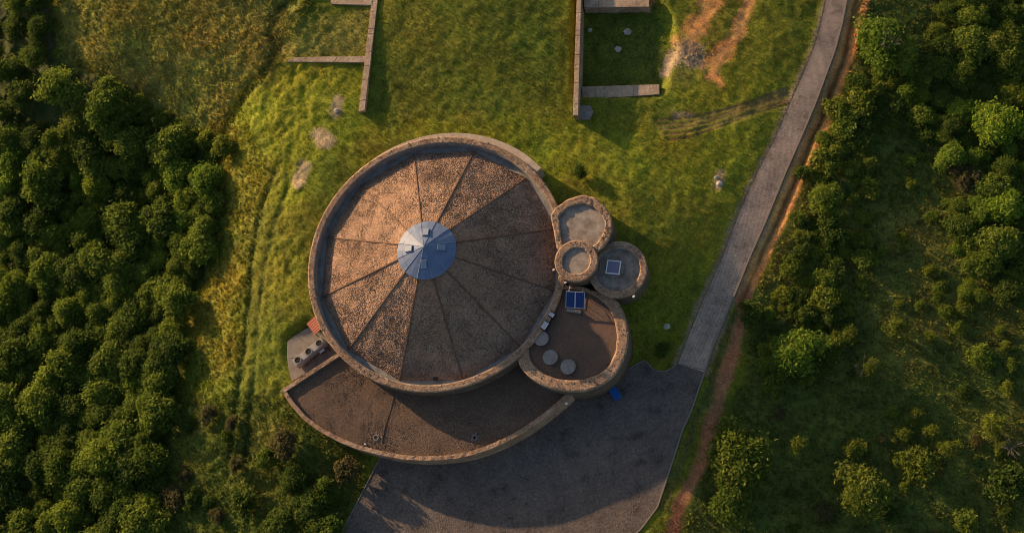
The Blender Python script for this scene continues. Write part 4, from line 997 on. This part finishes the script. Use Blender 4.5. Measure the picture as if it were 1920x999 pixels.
# ------------------------------------------------------------------ trees and bushes
def crown_mesh(name, seed, R, Hh, puffs, per, leaf, flat=.75, spiky=False):
    r = np.random.default_rng(seed); V = []; C_ = []
    cen = []
    tries = 0
    lob = [(r.random()*6.28, .55+.6*r.random(), .35+.5*r.random()) for _ in range(5)]
    def env(th): return max(.62, max(w*math.exp(-((math.atan2(math.sin(th-a), math.cos(th-a)))/b_)**2) for a, w, b_ in lob))
    while len(cen) < puffs and tries < 6000:
        tries += 1
        th = r.random()*2*np.pi; q_ = math.sqrt(r.random()); z = math.sqrt(max(0, 1-q_*q_)); ev = min(1.15, env(th))
        p = np.array([R*q_*math.cos(th)*ev, R*q_*math.sin(th)*ev, Hh*(.34+.5*z*(.55+.75*r.random()))])
        if all(np.linalg.norm(p-c) > R*.20 for c in cen): cen.append(p)
    cen = np.array(cen)
    L_ = []
    for p in cen:
        sd_ = r.normal(size=3); sd_ /= np.linalg.norm(sd_)
        pr_ = R*(.16+.24*r.random()**1.4); m_ = int(per*(pr_/(R*.25))**2)+6
        d = r.normal(size=(m_, 3)); d[:, 2] = np.abs(d[:, 2])*1.0-.25; d /= np.linalg.norm(d, axis=1)[:, None]
        rad = pr_*(.35+.75*r.random(m_)**.7+.45*(r.random(m_) < .12)); 
        if spiky: rad = pr_*(.3+1.15*r.random(m_))
        pos = p+d*rad[:, None]*np.array([1, 1, flat]); nrm = d*.55+r.normal(size=(m_, 3))*.7; nrm /= np.linalg.norm(nrm, axis=1)[:, None]
        L_.append((pos, nrm, np.full(m_, r.random()), d))
    pos = np.concatenate([x[0] for x in L_]); nrm = np.concatenate([x[1] for x in L_]); pv = np.concatenate([x[2] for x in L_]); dd_ = np.concatenate([x[3] for x in L_])
    m_ = len(pos); ref = r.normal(size=(m_, 3))
    if spiky: ref = dd_+.3*r.normal(size=(m_, 3))
    t1 = ref-nrm*(ref*nrm).sum(1)[:, None]; t1 /= np.linalg.norm(t1, axis=1)[:, None]; t2 = np.cross(nrm, t1)
    s_ = (leaf*(.6+.8*r.random(m_)))[:, None]; asp = .22 if spiky else .48
    V = np.stack([pos-t1*s_, pos+t2*s_*asp+nrm*s_*.15, pos+t1*s_, pos-t2*s_*asp+nrm*s_*.15], 1).reshape(-1, 3)
    tint = np.clip(.15+.35*pv+.5*r.random(m_), 0, 1); col = np.repeat(np.stack([tint]*3, 1), 4, 0)
    me_o = mesh_np(name, V, np.arange(m_*4).reshape(-1, 4), None, col=col)
    me = me_o.data; bpy.data.objects.remove(me_o)
    tb = MB(); tb.tube((0, 0, -.6), (0, 0, Hh*.3), R*.055+.03, R*.04+.02, 8)
    for p in cen[:7]: tb.tube((0, 0, Hh*.26), tuple(p*.9), R*.028+.01, .015, 5, False)
    to = tb.build('t', M_BARK); tm = to.data; bpy.data.objects.remove(to)
    return me, tm
def bare_twigs(seed, R, Hh):
    r_ = random.Random(seed); tb = MB(); tb.tube((0, 0, -.3), (0, 0, Hh*.3), .06, .05, 6)
    for k in range(16):
        a = r_.uniform(0, 6.28); e_ = Vector((math.cos(a)*R*r_.uniform(.6, 1.1), math.sin(a)*R*r_.uniform(.6, 1.1), Hh*r_.uniform(.6, 1.05))); s0 = Vector((0, 0, Hh*.25)); tb.tube(s0, e_, .035, .012, 5)
        for j in range(3):
            b0 = s0.lerp(e_, r_.uniform(.4, .9)); tb.tube(b0, b0+Vector((r_.uniform(-.5, .5), r_.uniform(-.5, .5), r_.uniform(.1, .4))), .015, .006, 4)
    o = tb.build('t', M_BARK); me = o.data; bpy.data.objects.remove(o); return me
TREE = [crown_mesh('crown', 100+i, 2.5, 4.2, 44, 78, .19) for i in range(9)]
BUSH = [crown_mesh('crown', 200+i, 1.55, 1.8, 24, 52, .15, .8) for i in range(7)]
SPIK = [crown_mesh('crown', 300+i, 1.5, 2.2, 10, 80, .20, .8, True) for i in range(3)]
matd = {}
def with_mat(me, m_):
    k = (me.name, m_.name)
    if k not in matd:
        c = me.copy(); c.name = me.name; c.materials.clear(); c.materials.append(m_); matd[k] = c
    return matd[k]
count = 0; placed = []
def plant(u, v, rpx, fam, m_, label, name, cat, group=None, zoff=None, seed=None):
    global count
    r_ = random.Random(seed if seed is not None else int(u*31+v*17)); fam_l = {'tree': TREE, 'bush': BUSH, 'spiky': SPIK}[fam]; R0 = {'tree': 2.4, 'bush': 1.5, 'spiky': 1.6}[fam]; H_0 = {'tree': 4.4, 'bush': 1.9, 'spiky': 2.2}[fam]
    s_ = rpx*.06/R0*(1.14 if u < 450 else 1); hs = s_*r_.uniform(.85, 1.15)*(.85 if fam == 'tree' else 1)*(.6 if u > 1200 else .85)
    p = G(u, v)
    for _ in range(3): p = P(u, v, float(H(p[0], p[1], False))+H_0*hs*.7)
    z = float(H(p[0], p[1], False))
    if sdist(np.array([p[0]]), np.array([p[1]]), ROAD_W)[0] < .5 or sdist(np.array([p[0]]), np.array([p[1]]), YARD_W)[0] < .4: return None
    me, tm = fam_l[r_.randrange(len(fam_l))]
    e = thing(name, label, cat, (p[0], p[1], z), group); e.rotation_euler = (0, 0, r_.uniform(0, 6.28)); e.scale = (s_*r_.uniform(.92, 1.08), s_*r_.uniform(.92, 1.08), hs)
    c = bpy.data.objects.new('crown', with_mat(me, m_)); COL.objects.link(c); c.parent = e
    t_ = bpy.data.objects.new('trunk' if fam == 'tree' else 'stem', tm); COL.objects.link(t_); t_.parent = e
    placed.append((u, v, rpx)); count += 1
    return e
HAND = [
 (103, 160, 48, 'tree', L_GREEN, 'round green tree standing alone below the brown meadow, near the left edge'),
 (196, 188, 42, 'tree', L_GREEN, 'green tree at the top of the thicket where it meets the brown meadow'),
 (331, 325, 36, 'tree', L_BRIGHT, 'bright green tree at the upper right tip of the thicket, left of its twin'),
 (383, 335, 34, 'tree', L_BRIGHT, 'bright green tree nearest the ochre meadow strip, level with the roof top'),
 (345, 412, 34, 'tree', L_BRIGHT, 'bright green tree just below the two bright trees at the thicket tip'),
 (70, 335, 50, 'tree', L_GREEN, 'broad yellowish-green tree by the left edge in the upper thicket'),
 (372, 455, 34, 'tree', L_GREEN, 'green tree on the right rim of the thicket, level with the metal cap'),
 (330, 560, 38, 'tree', L_GREEN, 'green tree on the right rim of the thicket above the dark hollow'),
 (240, 265, 40, 'tree', L_GREEN, 'green tree inside the thicket below the tree that meets the meadow'),
 (1645, 68, 52, 'tree', L_BRIGHT, 'large bright green tree beside the road near the top of the photo'),
 (1700, 165, 28, 'spiky', L_BRIGHT, 'spiky pale green shrub with radiating leaves below the large roadside tree'),
 (1612, 190, 36, 'bush', L_YELLOW, 'yellow-green bush between the ditch and the large roadside tree'),
 (1690, 95, 34, 'tree', L_GREEN, 'green tree just east of the large roadside tree'),
 (1870, 232, 46, 'tree', L_BRIGHT, 'round bright green tree at the right edge, upper part'),
 (1820, 75, 46, 'tree', L_GREEN, 'green tree in the scrub near the top right corner'),
 (1885, 385, 38, 'tree', L_BRIGHT, 'bright green tree at the right edge below the round bright tree'),
 (1868, 455, 40, 'tree', L_GREEN, 'green tree at the right edge, third down from the top right corner'),
 (1815, 335, 30, 'bush', L_BROWN, 'reddish-brown bush among the green trees near the right edge'),
 (1548, 300, 34, 'bush', L_YELLOW, 'yellow-green bush just east of the ditch, halfway down the road'),
 (1545, 372, 36, 'tree', L_GREEN, 'green bushy tree east of the road, level with the metal cap'),
 (1560, 425, 32, 'bush', L_DARK, 'dark bush south of the green bushy tree east of the road'),
 (1545, 560, 30, 'bush', L_YELLOW, 'yellow-green bush in the shrub strip level with the solar panels'),
 (1410, 590, 26, 'bush', L_DARK, 'dark bush touching the dirt track where the ditch ends'),
 (1490, 660, 46, 'tree', L_BRIGHT, 'large green shrub at the lower end of the shrub strip east of the track'),
 (1680, 618, 27, 'spiky', L_YELLOW, 'spiky yellow-green shrub in the open scrub, level with the round terrace'),
 (1633, 690, 24, 'spiky', L_YELLOW, 'yellow-green shrub with bare twigs in the open lower scrub'),
 (1840, 665, 24, 'bush', L_GREEN, 'green bush near the right edge, level with the yard entrance'),
 (1890, 728, 15, 'bush', L_YELLOW, 'small yellow-green bush by the right edge in the lower scrub'),
 (1711, 778, 20, 'spiky', L_YELLOW, 'yellow-green tuft shrub, uppermost of the close trio in the lower scrub'),
 (1690, 812, 20, 'spiky', L_YELLOW, 'yellow-green tuft shrub, lower left of the close trio in the lower scrub'),
 (1745, 805, 20, 'spiky', L_YELLOW, 'yellow-green tuft shrub, right one of the close trio in the lower scrub'),
 (1856, 800, 30, 'spiky', L_YELLOW, 'wide yellow-green spiky shrub in the lower right of the scrub'),
 (1880, 842, 16, 'bush', L_YELLOW, 'small yellow-green bush just below the wide spiky shrub, lower right'),
 (1785, 840, 24, 'spiky', L_YELLOW, 'yellow-green spiky shrub below and right of the close trio'),
 (1722, 870, 36, 'bush', L_YELLOW, 'olive broad bush near the bottom of the scrub'),
 (1622, 920, 44, 'tree', L_YELLOW, 'large olive bush at the bottom of the open scrub'),
 (1602, 838, 24, 'bush', L_YELLOW, 'small olive bush above the large olive bush at the bottom'),
 (1492, 835, 24, 'spiky', L_YELLOW, 'yellow-green spiky shrub right of the big bush by the dirt track'),
 (1388, 862, 60, 'tree', L_YELLOW, 'big yellow-green bush beside the lower dirt track'),
 (1370, 940, 42, 'tree', L_GREEN, 'green bush beside the dirt track at the bottom edge'),
 (1890, 905, 40, 'bush', L_DARK, 'dark broad bush in the bottom right corner'),
 (1812, 975, 26, 'bush', L_GREEN, 'green bush at the bottom edge near the right corner'),
 (1241, 655, 19, 'bush', L_DARK, 'round clipped dark bush on the lawn at the corner of the paved yard'),
 (530, 832, 32, 'bush', L_BROWN, 'brown-green shrub on the slope below the crescent wing'),
 (498, 858, 28, 'bush', L_DARK, 'dark shrub just left of the brown shrub below the crescent wing'),
 (650, 880, 30, 'bush', L_BROWN, 'brown-green shrub by the corner of the yard and the crescent wing'),
 (605, 920, 30, 'bush', L_DARK, 'dark shrub left of the yard edge near the bottom'),
 (455, 935, 34, 'bush', L_DARK, 'dark shrub at the bottom of the slope, right of the thicket'),
 (1085, 322, 18, 'bush', L_DARK, 'low dark shrub on the lawn by the end of the concrete ledge'),
 (575, 948, 34, 'tree', L_DARK, 'dark leafy tree left of the yard kerb near the bottom edge'),
 (612, 1000, 38, 'tree', L_DARK, 'dark leafy tree beside the yard kerb, cut by the bottom edge'),
 (520, 990, 40, 'tree', L_DARK, 'dark leafy tree at the bottom edge between thicket and yard'),
 (548, 900, 28, 'tree', L_DARK, 'small dark tree on the lower slope left of the brown-green yard-corner shrub'),
]
for (u, v, r_, fam, m_, lab) in HAND:
    plant(u, v, r_, fam, m_, lab, {'tree': 'tree', 'bush': 'bush', 'spiky': 'spiky_shrub'}[fam], 'tree' if fam == 'tree' else 'bush')

for (u, v, lab) in ((1618, 690, 'pale leafless twiggy bush among the yellow-green shrubs of the open scrub'), (1895, 840, 'pale leafless twigs by the right edge in the lower scrub'), (1665, 100, 'pale bare branches in front of the large roadside tree')):
    p = G(u, v); e = thing('bare_bush', lab, 'bush', (p[0], p[1], float(H(p[0], p[1], False))+(1.6 if u == 1665 else 0))); o = bpy.data.objects.new('twigs', bare_twigs(int(u), 1.3, 1.9)); COL.objects.link(o); o.parent = e

def auto_label(u, v, m_, fam, side_, r=0):
    colour = {'leaf_green': 'mid-green', 'leaf_dark': 'dark green', 'leaf_bright': 'bright green', 'leaf_yellow': 'yellow-green', 'leaf_brown': 'olive-brown'}[m_.name]
    kind = 'leafy tree' if fam == 'tree' else 'low bush'
    row = ['by the top edge', 'level with the court walls', 'level with the hall north rim', 'level with the metal cap', 'level with the condenser', 'level with the crescent wing', 'below the crescent wing', 'by the bottom edge'][int(min(7, max(0, v)//125))]
    if side_ == 'W': col_ = 'at the left edge' if u < 70 else 'left of thicket middle' if u < 190 else 'right of thicket middle' if u < 290 else 'on the thicket right rim'
    else: col_ = 'in the roadside shrub strip' if u < 1560 else 'left of the open scrub' if u < 1660 else 'in the open scrub' if u < 1770 else 'in the right-hand belt' if u < 1860 else 'at the right edge'
    big_ = ('small ' if r < 27 else 'large ' if r > 37 else '') if fam == 'tree' else ('tiny ' if r < 12 else 'fuller ' if r > 20 else '')
    return f'{big_}{colour} {kind} {col_}, {row}'
def fill_zone(poly, n_, rr, fam, mats, lab, name, cat, group, gap=.62, seed=1):
    r_ = random.Random(seed); us = [p[0] for p in poly]; vs = [p[1] for p in poly]; k = 0; tries = 0
    while k < n_ and tries < n_*60:
        tries += 1; u = r_.uniform(min(us), max(us)); v = r_.uniform(min(vs), max(vs)); r = r_.uniform(*rr)
        if not in_poly(np.array([u]), np.array([v]), poly)[0]: continue
        if any(math.hypot(u-a, v-b2) < gap*(r+c) for a, b2, c in placed): continue
        mm = r_.choice(mats)
        if plant(u, v, r, fam, mm, auto_label(u, v, mm, fam, 'W' if u < 960 else 'E', r), name, cat, group, seed=r_.randrange(10**6)): k += 1
    print(group, k)
GL = 'trees of the thicket west of the hall'
fill_zone([(-40, 250), (200, 215), (330, 270), (395, 330), (385, 420), (-40, 420)], 46, (20, 46), 'tree', [L_GREEN, L_GREEN, L_DARK, L_BRIGHT, L_YELLOW], 'green leafy tree in the upper thicket, between the meadow and the level of the metal cap', 'tree', 'tree', GL, .5, 1)
fill_zone([(-40, 420), (385, 420), (345, 580), (-40, 600)], 60, (20, 46), 'tree', [L_GREEN, L_GREEN, L_GREEN, L_DARK], 'green leafy tree in the middle of the thicket, level with the hall', 'tree', 'tree', GL, .5, 2)
fill_zone([(-40, 600), (330, 590), (305, 780), (-40, 800)], 60, (20, 46), 'tree', [L_GREEN, L_GREEN, L_DARK], 'green leafy tree in the lower thicket, level with the crescent wing', 'tree', 'tree', GL, .5, 3)
fill_zone([(-40, 800), (290, 780), (270, 1040), (-40, 1040)], 46, (20, 46), 'tree', [L_GREEN, L_DARK, L_DARK], 'dark green tree at the bottom of the thicket, below the crescent wing', 'tree', 'tree', GL, .52, 4)
fill_zone([(-40, -40), (75, -40), (85, 90), (60, 240), (-40, 250)], 14, (24, 36), 'tree', [L_DARK, L_GREEN], 'dark tree at the upper left corner beside the brown meadow', 'tree', 'tree', GL, .56, 5)
fill_zone([(90, 215), (250, 175), (360, 250), (420, 270), (400, 300), (300, 262)], 12, (14, 24), 'bush', [L_GREEN, L_YELLOW], 'low bush on the edge between thicket and brown meadow', 'bush', 'bush', 'bushes fringing the brown meadow', .6, 6)
GR = 'bushes and trees of the scrub east of the road'
fill_zone([(1740, -40), (1960, -40), (1960, 190), (1770, 190)], 30, (18, 36), 'tree', [L_GREEN, L_DARK, L_DARK, L_YELLOW], 'green tree in the dense scrub of the top right corner', 'tree', 'tree', GR, .55, 7)
fill_zone([(1770, 180), (1960, 160), (1960, 560), (1810, 560)], 32, (15, 32), 'tree', [L_GREEN, L_DARK, L_DARK, L_BRIGHT], 'green tree in the dense belt along the right edge', 'tree', 'tree', GR, .55, 8)
fill_zone([(1600, 130), (1760, 130), (1770, 260), (1640, 240), (1560, 300), (1545, 260)], 26, (16, 32), 'bush', [L_GREEN, L_YELLOW, L_DARK], 'leafy bush below the large roadside tree', 'bush', 'bush', GR, .6, 9)
fill_zone([(1510, 300), (1620, 260), (1640, 400), (1600, 620), (1530, 720), (1440, 720), (1430, 600), (1480, 480)], 60, (9, 24), 'bush', [L_GREEN, L_DARK, L_YELLOW, L_YELLOW], 'leafy bush in the shrub strip between the road and the open scrub', 'bush', 'bush', GR, .6, 10)
fill_zone([(1640, 260), (1780, 260), (1800, 560), (1900, 600), (1900, 700), (1620, 600)], 24, (7, 18), 'bush', [L_GREEN, L_YELLOW], 'small low bush scattered in the open middle of the scrub', 'bush', 'bush', GR, .9, 11)
fill_zone([(1400, 720), (1900, 700), (1930, 1020), (1420, 1020)], 14, (9, 20), 'bush', [L_DARK, L_GREEN, L_BROWN], 'dark low bush in the lower scrub between the paler shrubs', 'bush', 'bush', GR, .75, 12)
fill_zone([(310, 760), (420, 770), (560, 930), (540, 1010), (290, 1010)], 12, (12, 22), 'bush', [L_DARK, L_BROWN], 'dark low shrub on the slope between thicket and yard', 'bush', 'bush', 'shrubs on the lower slope', .8, 13)
print('plants', count)

print('tris', sum(len(me.polygons)*(2 if len(me.polygons) and me.polygons[0].loop_total==4 else 1) for me in bpy.data.meshes))
for o in bpy.data.objects:
    if 'label' in o and len(o['label'].split()) > 16: print('LONG', o['label'])
